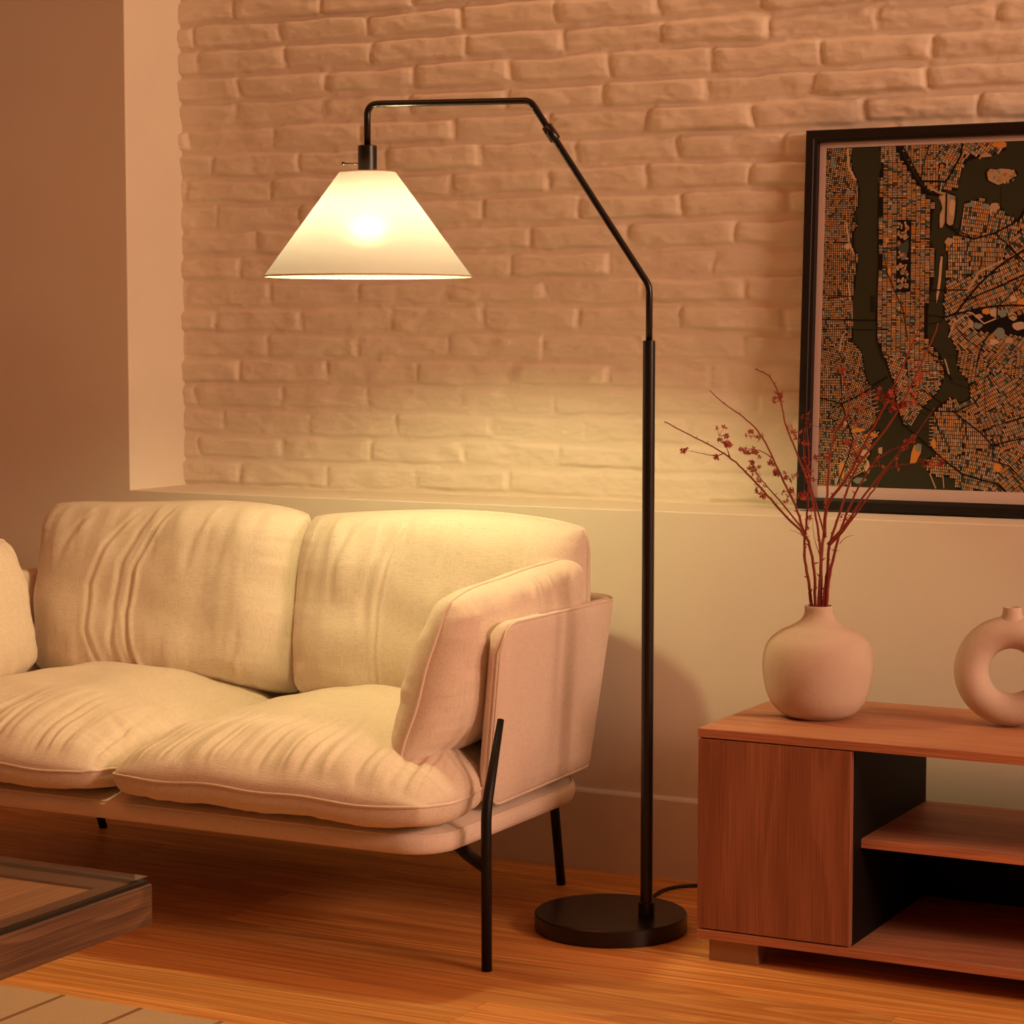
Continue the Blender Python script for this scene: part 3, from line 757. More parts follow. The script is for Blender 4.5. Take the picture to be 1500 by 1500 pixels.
# ------------------------------------------------------------------ dried twigs in the round vase
BR= {"b1":[2.6,[[0.597,-0.335,0.619],[0.594,-0.337,0.664],[0.586,-0.34,0.713],[0.585,-0.342,0.754],[0.589,-0.344,0.788],[0.592,-0.346,0.825],[0.594,-0.35,0.881],[0.594,-0.353,0.936],[0.591,-0.355,0.973]]],"b2":[2.4,[[0.605,-0.335,0.619],[0.61,-0.353,0.685],[0.605,-0.369,0.746],[0.595,-0.376,0.768],[0.56,-0.386,0.804],[0.525,-0.397,0.845],[0.489,-0.409,0.885],[0.453,-0.417,0.914],[0.4,-0.425,0.942],[0.341,-0.434,0.971]]],"b2a":[0.9,[[0.453,-0.417,0.914],[0.433,-0.416,0.909],[0.383,-0.418,0.917]]],"b2b":[0.9,[[0.466,-0.414,0.903],[0.46,-0.42,0.925],[0.449,-0.428,0.951]]],"b3":[2.0,[[0.571,-0.304,0.754],[0.568,-0.302,0.765],[0.547,-0.291,0.812],[0.519,-0.281,0.856],[0.495,-0.272,0.897],[0.462,-0.261,0.945],[0.426,-0.254,0.974],[0.378,-0.248,1.004],[0.351,-0.243,1.025]]],"b3a":[1.0,[[0.495,-0.272,0.897],[0.469,-0.268,0.911],[0.428,-0.267,0.917]]],"b4":[1.4,[[0.587,-0.352,0.771],[0.549,-0.357,0.817],[0.507,-0.362,0.864],[0.484,-0.366,0.897]]],"b5":[2.2,[[0.611,-0.335,0.62],[0.611,-0.327,0.694],[0.606,-0.32,0.749],[0.594,-0.314,0.804],[0.577,-0.308,0.859],[0.55,-0.301,0.918],[0.528,-0.296,0.962],[0.513,-0.29,1.015],[0.491,-0.286,1.052],[0.462,-0.285,1.067]]],"b6":[2.8,[[0.615,-0.335,0.62],[0.606,-0.309,0.711],[0.605,-0.293,0.766],[0.604,-0.278,0.821],[0.601,-0.257,0.895],[0.607,-0.241,0.951],[0.629,-0.229,0.996],[0.606,-0.209,1.067]]],"b7":[2.4,[[0.63,-0.358,0.761],[0.638,-0.368,0.821],[0.679,-0.377,0.874],[0.721,-0.389,0.948],[0.749,-0.397,0.995],[0.778,-0.407,1.05],[0.814,-0.419,1.121],[0.83,-0.425,1.156]]],"b8":[2.6,[[0.62,-0.335,0.62],[0.624,-0.325,0.695],[0.625,-0.318,0.742],[0.641,-0.31,0.802],[0.667,-0.298,0.884],[0.72,-0.288,0.958],[0.755,-0.279,1.021],[0.798,-0.265,1.12],[0.808,-0.26,1.153]]],"b9":[2.0,[[0.638,-0.363,0.749],[0.679,-0.372,0.793],[0.716,-0.384,0.846],[0.769,-0.397,0.906],[0.812,-0.407,0.951],[0.854,-0.42,1.004]]],"b10":[2.6,[[0.626,-0.335,0.62],[0.629,-0.332,0.677],[0.641,-0.328,0.74],[0.655,-0.326,0.789],[0.676,-0.323,0.841],[0.705,-0.32,0.893],[0.731,-0.319,0.916],[0.78,-0.317,0.939]]],"b11":[1.6,[[0.637,-0.352,0.746],[0.664,-0.356,0.773],[0.694,-0.361,0.811],[0.726,-0.367,0.853],[0.753,-0.372,0.89],[0.798,-0.373,0.902],[0.837,-0.374,0.909]]],"b12":[1.5,[[0.639,-0.384,0.77],[0.628,-0.404,0.83],[0.616,-0.434,0.918],[0.623,-0.45,0.966]]],"t1":[0.6,[[0.59,-0.346,0.756],[0.577,-0.347,0.765],[0.558,-0.348,0.772]]],"t2":[0.6,[[0.647,-0.324,0.748],[0.658,-0.323,0.759],[0.674,-0.323,0.765]]],"t3":[0.6,[[0.616,-0.335,0.717],[0.604,-0.335,0.747],[0.598,-0.335,0.776],[0.599,-0.335,0.802]]],"t4":[0.6,[[0.645,-0.335,0.734],[0.635,-0.335,0.737],[0.653,-0.335,0.735]]],"t5":[0.6,[[0.64,-0.335,0.955],[0.609,-0.335,0.962],[0.567,-0.335,0.974]]]}
CL= [[0.377,-0.419,0.917,1],[0.437,-0.416,0.91,2],[0.457,-0.421,0.929,4],[0.448,-0.428,0.951,3],[0.466,-0.421,0.927,1],[0.454,-0.261,0.943,4],[0.464,-0.262,0.939,2],[0.444,-0.267,0.916,4],[0.43,-0.268,0.914,3],[0.461,-0.268,0.911,3],[0.488,-0.366,0.897,3],[0.489,-0.365,0.882,4],[0.499,-0.363,0.871,3],[0.505,-0.277,0.874,5],[0.491,-0.273,0.889,2],[0.526,-0.278,0.869,4],[0.538,-0.279,0.864,2],[0.533,-0.286,0.834,4],[0.524,-0.284,0.841,2],[0.509,-0.399,0.85,4],[0.519,-0.398,0.846,3],[0.53,-0.395,0.837,2],[0.603,-0.407,0.84,4],[0.591,-0.406,0.836,3],[0.623,-0.417,0.871,4],[0.615,-0.427,0.9,3],[0.624,-0.424,0.889,3],[0.511,-0.29,1.016,5],[0.515,-0.291,1.011,2],[0.602,-0.449,0.962,4],[0.609,-0.444,0.948,3],[0.618,-0.44,0.937,2],[0.593,-0.355,0.979,3],[0.573,-0.256,0.898,2],[0.6,-0.255,0.902,3],[0.608,-0.278,0.821,4],[0.608,-0.24,0.954,2],[0.608,-0.209,1.067,3],[0.638,-0.235,0.974,3],[0.65,-0.222,1.02,3],[0.645,-0.228,0.998,2],[0.636,-0.246,0.935,3],[0.699,-0.384,0.918,4],[0.708,-0.382,0.908,2],[0.748,-0.401,1.019,4],[0.761,-0.402,1.021,4],[0.773,-0.402,1.023,3],[0.74,-0.404,1.031,2],[0.741,-0.282,1.001,4],[0.754,-0.281,1.007,4],[0.77,-0.28,1.01,4],[0.771,-0.278,1.027,4],[0.783,-0.275,1.051,3],[0.775,-0.272,1.069,2],[0.765,-0.318,0.933,3],[0.776,-0.317,0.939,3],[0.783,-0.317,0.941,2],[0.821,-0.374,0.905,4],[0.834,-0.374,0.909,4],[0.845,-0.374,0.905,4],[0.854,-0.374,0.907,2],[0.72,-0.32,0.897,2],[0.77,-0.373,0.901,2],[0.595,-0.345,0.794,3],[0.647,-0.325,0.794,1],[0.628,-0.245,0.938,1]]
tw = tag(empty('dried_branches', (VX, VY, .4255)), 'tall red-brown dried twigs with tiny blossoms standing in the round vase', 'dried branches')
rng = random.Random(9)
inv = lambda p_: Vector((p_[0] - VX, p_[1] - VY, p_[2] - .4255))
def bloom(V, Fc, c, r):
    n = rng.randint(5, 6); ax = Vector((rng.uniform(-1, 1), rng.uniform(-1, .2), rng.uniform(-.6, 1))).normalized()
    u = ax.orthogonal().normalized(); v = ax.cross(u)
    for k in range(n):
        a = 2 * math.pi * k / n + rng.uniform(-.3, .3)
        d = (u * math.cos(a) + v * math.sin(a)); s = d.cross(ax)
        tip = c + d * r + ax * r * rng.uniform(.1, .6); mid = c + d * r * .55 + ax * r * .12
        b = len(V)
        th = ax * r * .08
        V += [c, mid + s * r * .28, tip, mid - s * r * .28, mid + th * 2]
        Fc += [(b, b + 1, b + 4), (b + 1, b + 2, b + 4), (b + 2, b + 3, b + 4), (b + 3, b, b + 4), (b, b + 3, b + 2, b + 1)]
allpts = []
for k, (r, pts) in BR.items():
    P = [inv(p_) for p_ in pts]
    root = k in ('b1', 'b2', 'b5', 'b6', 'b8', 'b10')
    if root:
        # carry the stem down through the neck to the floor of the vase
        h = P[0]; q_ = Vector((h.x * .5, h.y * .5, .195)); P = [Vector((-h.x * 1.2, .02 * math.sin(len(k) + r * 9), .015)), q_] + P[1:] if h.z < .19 else [Vector((-h.x * 1.2, .01, .015)), Vector((max(-.016, min(.016, h.x)), max(-.012, min(.012, h.y)), .20))] + P[1:]
    P = smooth_pts(P, 5)
    P = [p_ + Vector((rng.uniform(-1, 1), rng.uniform(-1, 1), rng.uniform(-1, 1))) * (.0007 if 5 < i < len(P) - 1 else 0) for i, p_ in enumerate(P)]
    r0 = r * .00135; rad = [r0 * (1 - .72 * i / (len(P) - 1)) for i in range(len(P))]
    V, Fc = tube_geo(P, rad, 7)
    # thorns, spurs and buds
    if k[0] == 'b':
        for i in range(6, len(P) - 1):
            if rng.random() < .42:
                d = Vector((rng.uniform(-1, 1), rng.uniform(-1, 1), rng.uniform(.1, 1))).normalized()
                ln = rng.uniform(.003, .0085) * (1.3 if r > 2 and i < 16 else 1)
                tube_geo([P[i], P[i] + d * ln], [rad[i] * .75, rad[i] * .2], 5, V, Fc)
    mesh('twig', V, Fc, M['twig'], tw, smooth=True)
for x, y, z, n in CL:
    V, Fc = [], []
    c = inv((x, y, z))
    for k in range(n + 1):
        o_ = Vector((rng.gauss(0, .0058), rng.gauss(0, .0055), rng.gauss(0, .0058)))
        bloom(V, Fc, c + o_, rng.uniform(.0048, .0075))
        tube_geo([c - Vector((0, 0, .004)), c + o_], .0004, 4, V, Fc)
    mesh('blossom_cluster', V, Fc, M['blossom'], tw, smooth=False)

# ================================================================== FRAMED MAP
PW, PH = .66, .780
pic = tag(empty('framed_map', (.386, .136, NZ0 + .0045)), 'black framed city map print leaning in the brick niche', 'framed map')
pic.rotation_euler = (-R(2.8), 0, 0)
def frame_geo():
    fw, dp = .0245, .030
    prof = [(0, dp), (0, .002), (.002, 0), (fw - .008, 0), (fw - .006, .0015), (fw, .003), (fw, .022), (fw, dp)]     # (inset, depth behind the front)
    V, Fc = [], []
    for o, d in prof:
        V += [(o, d, o), (PW - o, d, o), (PW - o, d, PH - o), (o, d, PH - o)]
    for k in range(len(prof) - 1):
        for i in range(4):
            j = (i + 1) % 4; Fc.append((k * 4 + i, k * 4 + j, (k + 1) * 4 + j, (k + 1) * 4 + i))
    k = (len(prof) - 1) * 4
    for i in range(4):
        j = (i + 1) % 4; Fc.append((i, k + i, k + j, j))
    return mesh('frame', V, Fc, M['frame_black'], pic, smooth=False)
frame_geo()
MX0, MX1, MZ0, MZ1 = .038, PW - .038, .0485, PH - .0355       # printed area
def mat_geo():
    i0, d = .0245, .0205
    o = [(i0, i0), (PW - i0, i0), (PW - i0, PH - i0), (i0, PH - i0)]
    n = [(MX0, MZ0), (MX1, MZ0), (MX1, MZ1), (MX0, MZ1)]
    V = [(x, d, z) for x, z in o] + [(x, d, z) for x, z in n] + [(x, d + .0012, z) for x, z in n]
    Fc = []
    for i in range(4):
        j = (i + 1) % 4
        Fc += [(i, j, 4 + j, 4 + i), (4 + i, 4 + j, 8 + j, 8 + i)]
    return mesh('mat_board', V, Fc, M['mat_board'], pic, smooth=False)
mat_geo()
box('backing_board', (.006, .024, .006), (PW - .006, .029, PH - .006), M['frame_black'], pic)
def flat(name, col, rough=.6): return simple(name, col, rough, spec=.25)
MAPC = [flat('map_water', (.030, .034, .016)), flat('map_ink', (.005, .004, .003)), flat('map_orange', (.66, .30, .06)), flat('map_tan', (.46, .34, .20)),
        flat('map_blush', (.52, .40, .29)), flat('map_sage', (.20, .27, .24)), flat('map_slate', (.06, .08, .07)), flat('map_rust', (.52, .24, .09)), flat('map_sand', (.60, .45, .28))]
def make_map():
    """U runs right, V runs down, in the drawing's own units"""
    US, Vt, Vb = .000343, 285.0, 2406.0
    tox = lambda U, Vv: MX0 + (U - (262 - .027 * (Vv - 285))) * US
    def toz(U, Vv):
        top = 285 - .036 * (U - 262); bot = 2406 + .032 * (U - 205)
        return MZ1 + (MZ0 - MZ1) * (Vv - top) / (bot - top)
    V, Fc, MI = [], [], []
    def poly(P, mi, d):
        b = len(V)
        for u, v in P: V.append((tox(u, v), d, toz(u, v)))
        Fc.append(list(range(b, b + len(P)))[::-1]); MI.append(mi)
    D0 = .0235
    poly([(150, 200), (2100, 130), (2100, 2520), (150, 2480)], 0, D0)
    EX = 2080
    west = [(150, 200), (425, 285), (418, 340), (430, 420), (465, 500), (470, 560), (465, 640), (440, 700), (430, 740), (465, 760), (430, 820), (430, 900), (462, 950), (460, 1000), (445, 1080), (445, 1150), (425, 1240), (430, 1370), (432, 1480), (420, 1490), (450, 1515), (475, 1540), (495, 1600), (500, 1660), (520, 1740), (545, 1780), (550, 1850), (575, 1950), (580, 2000), (530, 2060), (600, 2050), (600, 2080), (545, 2140), (545, 2200), (530, 2240), (530, 2330), (440, 2345), (425, 2390), (430, 2470), (150, 2470)]
    manh = [(585, 230), (600, 340), (605, 400), (580, 520), (590, 600), (590, 700), (578, 800), (590, 870), (580, 900), (592, 1000), (578, 1100), (580, 1200), (570, 1320), (572, 1400), (570, 1480), (590, 1540), (615, 1590), (640, 1650), (660, 1710), (680, 1760), (690, 1840), (700, 1920), (720, 1980), (735, 2020), (765, 2030), (795, 2035), (820, 1990), (850, 1930), (880, 1900), (960, 1810), (990, 1740), (1000, 1700), (985, 1620), (962, 1565), (900, 1500), (888, 1440), (890, 1380), (893, 1290), (905, 1200), (920, 1150), (935, 1040), (942, 930), (915, 885), (900, 850), (915, 790), (920, 700), (940, 650), (935, 620), (885, 590), (860, 540), (820, 480), (770, 400), (720, 320), (690, 230)]
    bronx = [(705, 200), (722, 285), (790, 400), (850, 490), (880, 545), (940, 570), (1000, 555), (1070, 550), (1088, 470), (1100, 420), (1130, 370), (1190, 345), (1250, 352), (1300, 320), (1358, 300), (1360, 200)]
    ward = [(945, 580), (1000, 560), (1060, 575), (1070, 620), (1060, 720), (1050, 770), (1010, 785), (1000, 740), (975, 790), (955, 795), (955, 700), (975, 660), (965, 620)]
    rik = [(1230, 440), (1250, 412), (1290, 418), (1330, 410), (1390, 415), (1425, 430), (1430, 455), (1400, 480), (1370, 500), (1310, 522), (1270, 505), (1240, 490)]
    east = [(1110, 620), (1170, 610), (1215, 590), (1245, 595), (1240, 650), (1290, 615), (1325, 640), (1345, 670), (1365, 700), (1400, 720), (1395, 690), (1420, 740), (1460, 700), (1500, 640), (1560, 600), (EX, 560), (EX, 2500), (1110, 2440), (1060, 2425), (1050, 2400), (1060, 2370), (1000, 2350), (950, 2360), (900, 2330), (870, 2290), (885, 2230), (940, 2210), (905, 2150), (925, 2100), (905, 2040), (925, 1990), (920, 1940), (960, 1900), (990, 1875), (1025, 1845), (1060, 1855), (1080, 1880), (1120, 1865), (1140, 1850), (1140, 1780), (1120, 1740), (1100, 1700), (1075, 1690), (1060, 1620), (1065, 1570), (1040, 1500), (1012, 1460), (1020, 1400), (985, 1350), (980, 1260), (990, 1180), (998, 1120), (1000, 1050), (1010, 980), (990, 900), (1000, 850), (1060, 830), (1080, 780), (1095, 700)]
    roos = [(972, 948), (984, 955), (980, 1020), (972, 1120), (960, 1200), (940, 1275), (938, 1220), (955, 1100), (962, 1010)]
    gov = [(805, 2145), (835, 2138), (860, 2160), (855, 2200), (830, 2240), (810, 2275), (775, 2270), (785, 2200)]
    elis = [(585, 2165), (615, 2160), (612, 2210), (585, 2200)]
    lands = [west, manh, bronx, ward, rik, east, roos, gov, elis]
    for L_ in lands: poly(L_, 1, D0 - .0003)
    for L_, mi_ in ((ward, 3), (rik, 3), (roos, 8), (gov, 2), (elis, 4)):
        cu_ = sum(p_[0] for p_ in L_) / len(L_); cv_ = sum(p_[1] for p_ in L_) / len(L_)
        poly([(cu_ + (u_ - cu_) * .84, cv_ + (v_ - cv_) * .92) for u_, v_ in L_], mi_, D0 - .0004)
    def inside(P, u, v):
        c = np.zeros(u.shape, bool); n = len(P)
        for i in range(n):
            x1, y1 = P[i]; x2, y2 = P[i - 1]
            m_ = ((y1 > v) != (y2 > v))
            with np.errstate(divide='ignore', invalid='ignore'):
                xi = (x2 - x1) * (v - y1) / (y2 - y1 + 1e-9) + x1
            c ^= m_ & (u < xi)
        return c
    rs = np.random.RandomState(3)
    def palette(r, warm):
        if r < .17 * warm: return 2
        if r < .37: return 3
        if r < .53: return 4
        if r < .66: return 5
        if r < .80: return 6
        if r < .90: return 7
        return 8
    def grid(P, ang, cw, ch, gap, zone=None, warm=1.0):
        us = [p_[0] for p_ in P]; vs = [p_[1] for p_ in P]
        cu, cv = (min(us) + max(us)) / 2, (min(vs) + max(vs)) / 2
        rad = math.hypot(max(us) - min(us), max(vs) - min(vs)) / 2
        a = R(ang); c, s = math.cos(a), math.sin(a)
        ni, nj = int(rad * 2 / cw) + 2, int(rad * 2 / ch) + 2
        I, J = np.meshgrid(np.arange(ni), np.arange(nj), indexing='ij')
        X = (I - ni / 2) * cw; Y = (J - nj / 2) * ch
        X = X + np.floor(np.sin(J * .013 + I) * 0)
        U = cu + X * c - Y * s; W = cv + X * s + Y * c
        ok = inside(P, U, W) & (U > 205) & (W > 215) & (W < 2470)
        for (du, dv) in ((.4, .4), (-.4, .4), (.4, -.4), (-.4, -.4)):
            ok &= inside(P, U + (du * cw) * c - (dv * ch) * s, W + (du * cw) * s + (dv * ch) * c)
        if zone is not None: ok &= zone(U, W)
        skip = set()
        for i, j in zip(*np.nonzero(ok)):
            if (i, j) in skip: continue
            w_, h_ = cw, ch
            r = rs.rand()
            if r < .06 and (i, j + 1) not in skip: h_ = ch * 2; skip.add((i, j + 1)); oy = ch / 2
            else: oy = 0
            pieces = [(0, 1)] if cw < 20 or rs.rand() < .55 else ([(0, .55), (.55, 1)] if rs.rand() < .7 else [(0, .3), (.3, 1)])
            u0, v0 = X[i, j], Y[i, j] + oy
            for f0, f1 in pieces:
                x0, x1 = u0 - w_ / 2 + gap / 2 + (w_ - gap) * f0, u0 - w_ / 2 + gap / 2 + (w_ - gap) * f1 - (gap * .4 if f1 < 1 else 0)
                y0, y1 = v0 - h_ / 2 + gap / 2, v0 + h_ / 2 - gap / 2
                Q = [(cu + x * c - y * s, cv + x * s + y * c) for x, y in ((x0, y0), (x1, y0), (x1, y1), (x0, y1))]
                poly(Q, palette(rs.rand(), warm), D0 - .0006)
    # zones of the east bank, each with its own street direction
    seeds = [(1180, 720, 8, 12, 24), (1330, 760, 12, 12, 26), (1500, 900, -40, 13, 26), (1080, 1000, 0, 14, 24), (1200, 980, 2, 10, 30), (1300, 1180, -22, 11, 30), (1100, 1180, -30, 12, 22),
             (1450, 1080, -25, 12, 26), (1180, 1500, -42, 12, 28), (1350, 1560, 38, 24, 11), (1110, 1640, 8, 20, 11), (1460, 1650, 6, 22, 11), (1240, 1850, -30, 12, 24), (1400, 1800, -34, 11, 26),
             (1050, 2080, 3, 12, 24), (1180, 2100, 2, 12, 26), (1280, 2020, -22, 22, 11), (1420, 2080, -20, 12, 26), (1220, 2260, 12, 12, 24), (960, 2280, 5, 12, 18), (1400, 2300, -42, 12, 24),
             (1480, 2200, 30, 12, 22), (1700, 1000, -30, 12, 26), (1750, 1500, 10, 12, 26), (1700, 1950, -30, 12, 26), (1750, 2350, 25, 12, 26), (1900, 1300, -60, 12, 26), (1950, 2100, 0, 12, 26), (1900, 700, 15, 12, 26)]
    def vor(k, S):
        def f(U, W):
            d = np.stack([(U - a) ** 2 + (W - b) ** 2 for a, b, *_ in S]); return np.argmin(d, 0) == k
        return f
    big = (1290, 1410)                            # park land kept for larger plots
    for k, (a, b, an, cw, ch) in enumerate(seeds):
        z = vor(k, seeds)
        zz = lambda U, W, z=z: z(U, W) & ~((np.abs(W - (1365 + (U - 1200) * .12)) < 70) & (U > 1150) & (U < 1520))
        grid(east, an, cw, ch, 3.8, zz)
    ws = [(330, 420, 8, 14, 13), (350, 700, 1, 11, 14), (360, 1050, 0, 13, 11), (330, 1400, -2, 12, 15), (400, 1620, 12, 11, 14), (300, 1800, 0, 12, 16), (420, 1880, 22, 12, 13), (280, 2150, 4, 10, 17), (450, 2250, -28, 16, 14), (300, 2350, 2, 11, 14)]
    for k, (a, b, an, cw, ch) in enumerate(ws): grid(west, an, cw, ch, 3.8, vor(k, ws))
    park = lambda U, W: (U > 700) & (U < 775) & (W > 735) & (W < 1185)
    low = lambda U, W: W > 1590 + (U - 640) * .12
    grid(manh, .5, 29, 10.2, 3.6, lambda U, W: ~park(U, W) & ~low(U, W) & (W > 380), 1.15)
    grid(manh, .5, 24, 12.5, 3.0, lambda U, W: (W <= 380))
    grid(manh, 22, 13, 17, 3.0, lambda U, W: low(U, W) & (U < 760) & (W < 1780))
    grid(manh, -4, 22, 12, 3.2, lambda U, W: low(U, W) & (U >= 760) & (W < 1780))
    grid(manh, 30, 14, 12, 3.2, lambda U, W: low(U, W) & (W >= 1780) & (U < 830))
    grid(manh, -30, 14, 14, 3.2, lambda U, W: low(U, W) & (W >= 1780) & (U >= 830))
    grid(bronx, 1, 17, 11, 3.0, lambda U, W: (U < 960)); grid(bronx, 28, 17, 14, 3.0, lambda U, W: (U >= 960) & (U < 1110) & (W < 380)); grid(bronx, 10, 12, 22, 3.0, lambda U, W: (U >= 960) & (W >= 380)); grid(bronx, 35, 14, 22, 3.0, lambda U, W: (U >= 1110) & (W < 330))
    def blob(cu, cv, ru, rv, mi, n=9, sd=0, d=D0 - .0008):
        r_ = random.Random(sd + int(cu * 7 + cv))
        poly([(cu + ru * (1 + r_.uniform(-.28, .28)) * math.cos(2 * math.pi * k / n), cv + rv * (1 + r_.uniform(-.28, .28)) * math.sin(2 * math.pi * k / n)) for k in range(n)], mi, d)
    r_ = random.Random(2)
    for k in range(95): blob(r_.uniform(707, 770), r_.uniform(745, 1180), r_.uniform(4, 13), r_.uniform(5, 14), r_.choice([2, 3, 4, 5, 6, 7, 3, 4]), 7)
    poly([(712, 895), (740, 880), (772, 858), (775, 900), (770, 940), (740, 942), (712, 925)], 6, D0 - .0010)
    for k in range(34): blob(r_.uniform(1245, 1415), r_.uniform(425, 505), r_.uniform(5, 13), r_.uniform(5, 12), r_.choice([2, 3, 4, 5, 7, 3]), 7)
    for a, b, c_, d_, m_ in ((985, 610, 16, 24, 4), (975, 730, 14, 36, 4), (1038, 660, 20, 55, 8), (1040, 595, 20, 14, 5), (1025, 755, 16, 14, 3), (812, 2225, 22, 38, 2), (835, 2165, 20, 22, 5),
                             (460, 2055, 42, 15, 2), (545, 2085, 40, 12, 2), (360, 2310, 20, 55, 2), (500, 2200, 36, 24, 8), (330, 2380, 14, 30, 3), (520, 2290, 18, 38, 8), (470, 2370, 40, 20, 5),
                             (928, 2140, 16, 34, 2), (1310, 2290, 24, 30, 2), (1290, 1320, 26, 30, 4), (1240, 1310, 24, 20, 2), (1200, 1340, 24, 16, 3), (1340, 1320, 26, 24, 5), (1400, 1340, 30, 26, 3),
                             (1325, 1440, 34, 34, 5), (1290, 1500, 28, 18, 8), (1440, 1400, 40, 30, 4), (1380, 1490, 26, 20, 3), (1190, 1400, 26, 20, 5), (1150, 1390, 20, 26, 3), (1460, 1260, 30, 36, 2),
                             (1400, 1230, 20, 20, 8), (1240, 650, 26, 16, 5), (1150, 640, 30, 16, 5), (1290, 650, 30, 26, 3), (1410, 320, 0.1, .1, 3), (1320, 265, 40, 22, 2), (1240, 330, 40, 14, 3), (1020, 870, 26, 20, 3),
                             (395, 900, 20, 20, 8), (300, 370, 14, 40, 5), (270, 820, 16, 14, 5), (400, 560, 14, 20, 5), (385, 2010, 18, 12, 8), (640, 860, 14, 20, 2), (675, 660, 10, 26, 5), (788, 620, 14, 14, 6), (655, 1060, 12, 26, 2)):
        blob(a, b, c_, d_, m_, 10)
    def road(P, w_, mi=1, d=D0 - .0012):
        for i in range(len(P) - 1):
            (x0, y0), (x1, y1) = P[i], P[i + 1]; L_ = math.hypot(x1 - x0, y1 - y0) or 1
            nx_, ny_ = -(y1 - y0) / L_ * w_ / 2, (x1 - x0) / L_ * w_ / 2
            ex, ey = (x1 - x0) / L_ * w_ * .3, (y1 - y0) / L_ * w_ * .3
            poly([(x0 - ex + nx_, y0 - ey + ny_), (x1 + ex + nx_, y1 + ey + ny_), (x1 + ex - nx_, y1 + ey - ny_), (x0 - ex - nx_, y0 - ey - ny_)], mi, d)
    for P, w_ in (([(700, 270), (760, 380), (830, 500), (890, 570), (960, 580)], 16), ([(735, 270), (800, 390), (845, 480)], 8), ([(845, 490), (1000, 495), (1040, 430), (1090, 330), (1100, 260)], 11), ([(850, 480), (860, 400), (900, 270)], 6),
                  ([(1005, 570), (1000, 760), (1080, 830), (1170, 855), (1290, 820), (1400, 760), (1440, 720), (1500, 620)], 10), ([(1170, 855), (1000, 760)], 6), ([(1290, 820), (1360, 880), (1420, 950), (1480, 1010), (1700, 1200)], 8), ([(1370, 790), (1375, 860), (1400, 940)], 5),
                  ([(980, 1350), (1060, 1325), (1120, 1240), (1200, 1140), (1290, 1050), (1340, 1010), (1500, 900)], 12), ([(1060, 1325), (1200, 1290), (1310, 1275), (1400, 1270), (1500, 1275), (1900, 1300)], 11), ([(1120, 1240), (1300, 1160), (1480, 1075)], 9),
                  ([(1480, 1075), (1440, 1150), (1320, 1270)], 6), ([(1310, 1275), (1305, 1380), (1230, 1500), (1200, 1580), (1185, 1660)], 8), ([(1305, 1380), (1400, 1330), (1480, 1370), (1560, 1430)], 5), ([(920, 1935), (1060, 1940), (1180, 1880), (1210, 1830)], 8),
                  ([(735, 2010), (800, 2070), (900, 2160), (1000, 2250), (1100, 2330), (1220, 2370), (1310, 2390), (1360, 2440)], 10), ([(930, 1950), (960, 2050), (985, 2130)], 5), ([(1040, 1930), (1110, 1990), (1210, 2070), (1280, 2150), (1400, 2120), (1500, 2100)], 8),
                  ([(1210, 2060), (1350, 2010), (1500, 1960), (1800, 1850)], 7), ([(1280, 2150), (1285, 2250), (1380, 2280), (1470, 2380)], 6), ([(230, 1360), (580, 1365)], 8), ([(230, 1420), (570, 1425)], 4), ([(580, 1425), (650, 1420)], 8), ([(585, 1180), (770, 1185)], 5),
                  ([(860, 1175), (1130, 1175)], 8), ([(890, 1330), (985, 1345)], 5), ([(890, 1390), (980, 1370)], 5), ([(860, 1240), (1000, 1245)], 3), ([(620, 930), (640, 1060), (690, 1180), (740, 1300), (770, 1490)], 5), ([(600, 560), (670, 600)], 5),
                  ([(215, 1850), (360, 1890), (480, 1830), (640, 1720)], 9), ([(360, 1890), (380, 1960), (430, 2110), (400, 2220), (330, 2400)], 8), ([(260, 1980), (360, 1890)], 5), ([(350, 1700), (360, 1890)], 5), ([(480, 1830), (560, 1800)], 5), ([(590, 1945), (700, 1920)], 3), ([(500, 1795), (640, 1720)], 4),
                  ([(890, 1560), (960, 1600), (1000, 1690), (1040, 1740)], 8), ([(820, 1880), (920, 1940)], 8), ([(860, 1800), (980, 1890)], 6), ([(790, 1690), (960, 1680), (1000, 1720)], 6), ([(740, 2030), (700, 1900), (690, 1780), (580, 1490), (575, 1300), (590, 1000), (585, 700), (600, 420)], 6),
                  ([(1045, 1720), (1120, 1740)], 2.5), ([(1020, 1750), (1130, 1790)], 2.5), ([(1330, 530), (1330, 640)], 3), ([(1000, 1580), (1065, 1590)], 2.5), ([(800, 2050), (900, 2045)], 2.5), ([(860, 1945), (915, 1980)], 2.5), ([(450, 700), (455, 740), (430, 830), (440, 950), (455, 1060)], 4), ([(260, 1210), (420, 1215)], 5),
                  ([(1380, 1830), (1500, 1700)], 5), ([(1130, 1790), (1200, 1760)], 6), ([(1240, 1960), (1230, 1740), (1300, 1650)], 4), ([(1060, 1400), (1120, 1480), (1230, 1560)], 5)):
        road(P, w_)
    for P, w_ in (([(905, 530), (950, 560), (1010, 575)], 14), ([(1130, 1180), (1200, 1060), (1300, 1010), (1340, 990)], 14), ([(1080, 1300), (1160, 1320), (1230, 1385), (1310, 1350)], 8), ([(395, 290), (400, 400), (440, 480)], 14), ([(385, 750), (405, 880), (440, 960)], 10), ([(400, 1130), (410, 1240)], 9),
                  ([(1020, 1470), (1050, 1380), (1120, 1330)], 9), ([(345, 1560), (355, 1480), (385, 1430)], 6), ([(995, 1610), (1010, 1660), (1020, 1700)], 9), ([(905, 2330), (940, 2420)], 8), ([(985, 2350), (990, 2420)], 5)):
        road(P, w_, random.Random(int(P[0][0])).choice([4, 8, 3]), D0 - .0009)
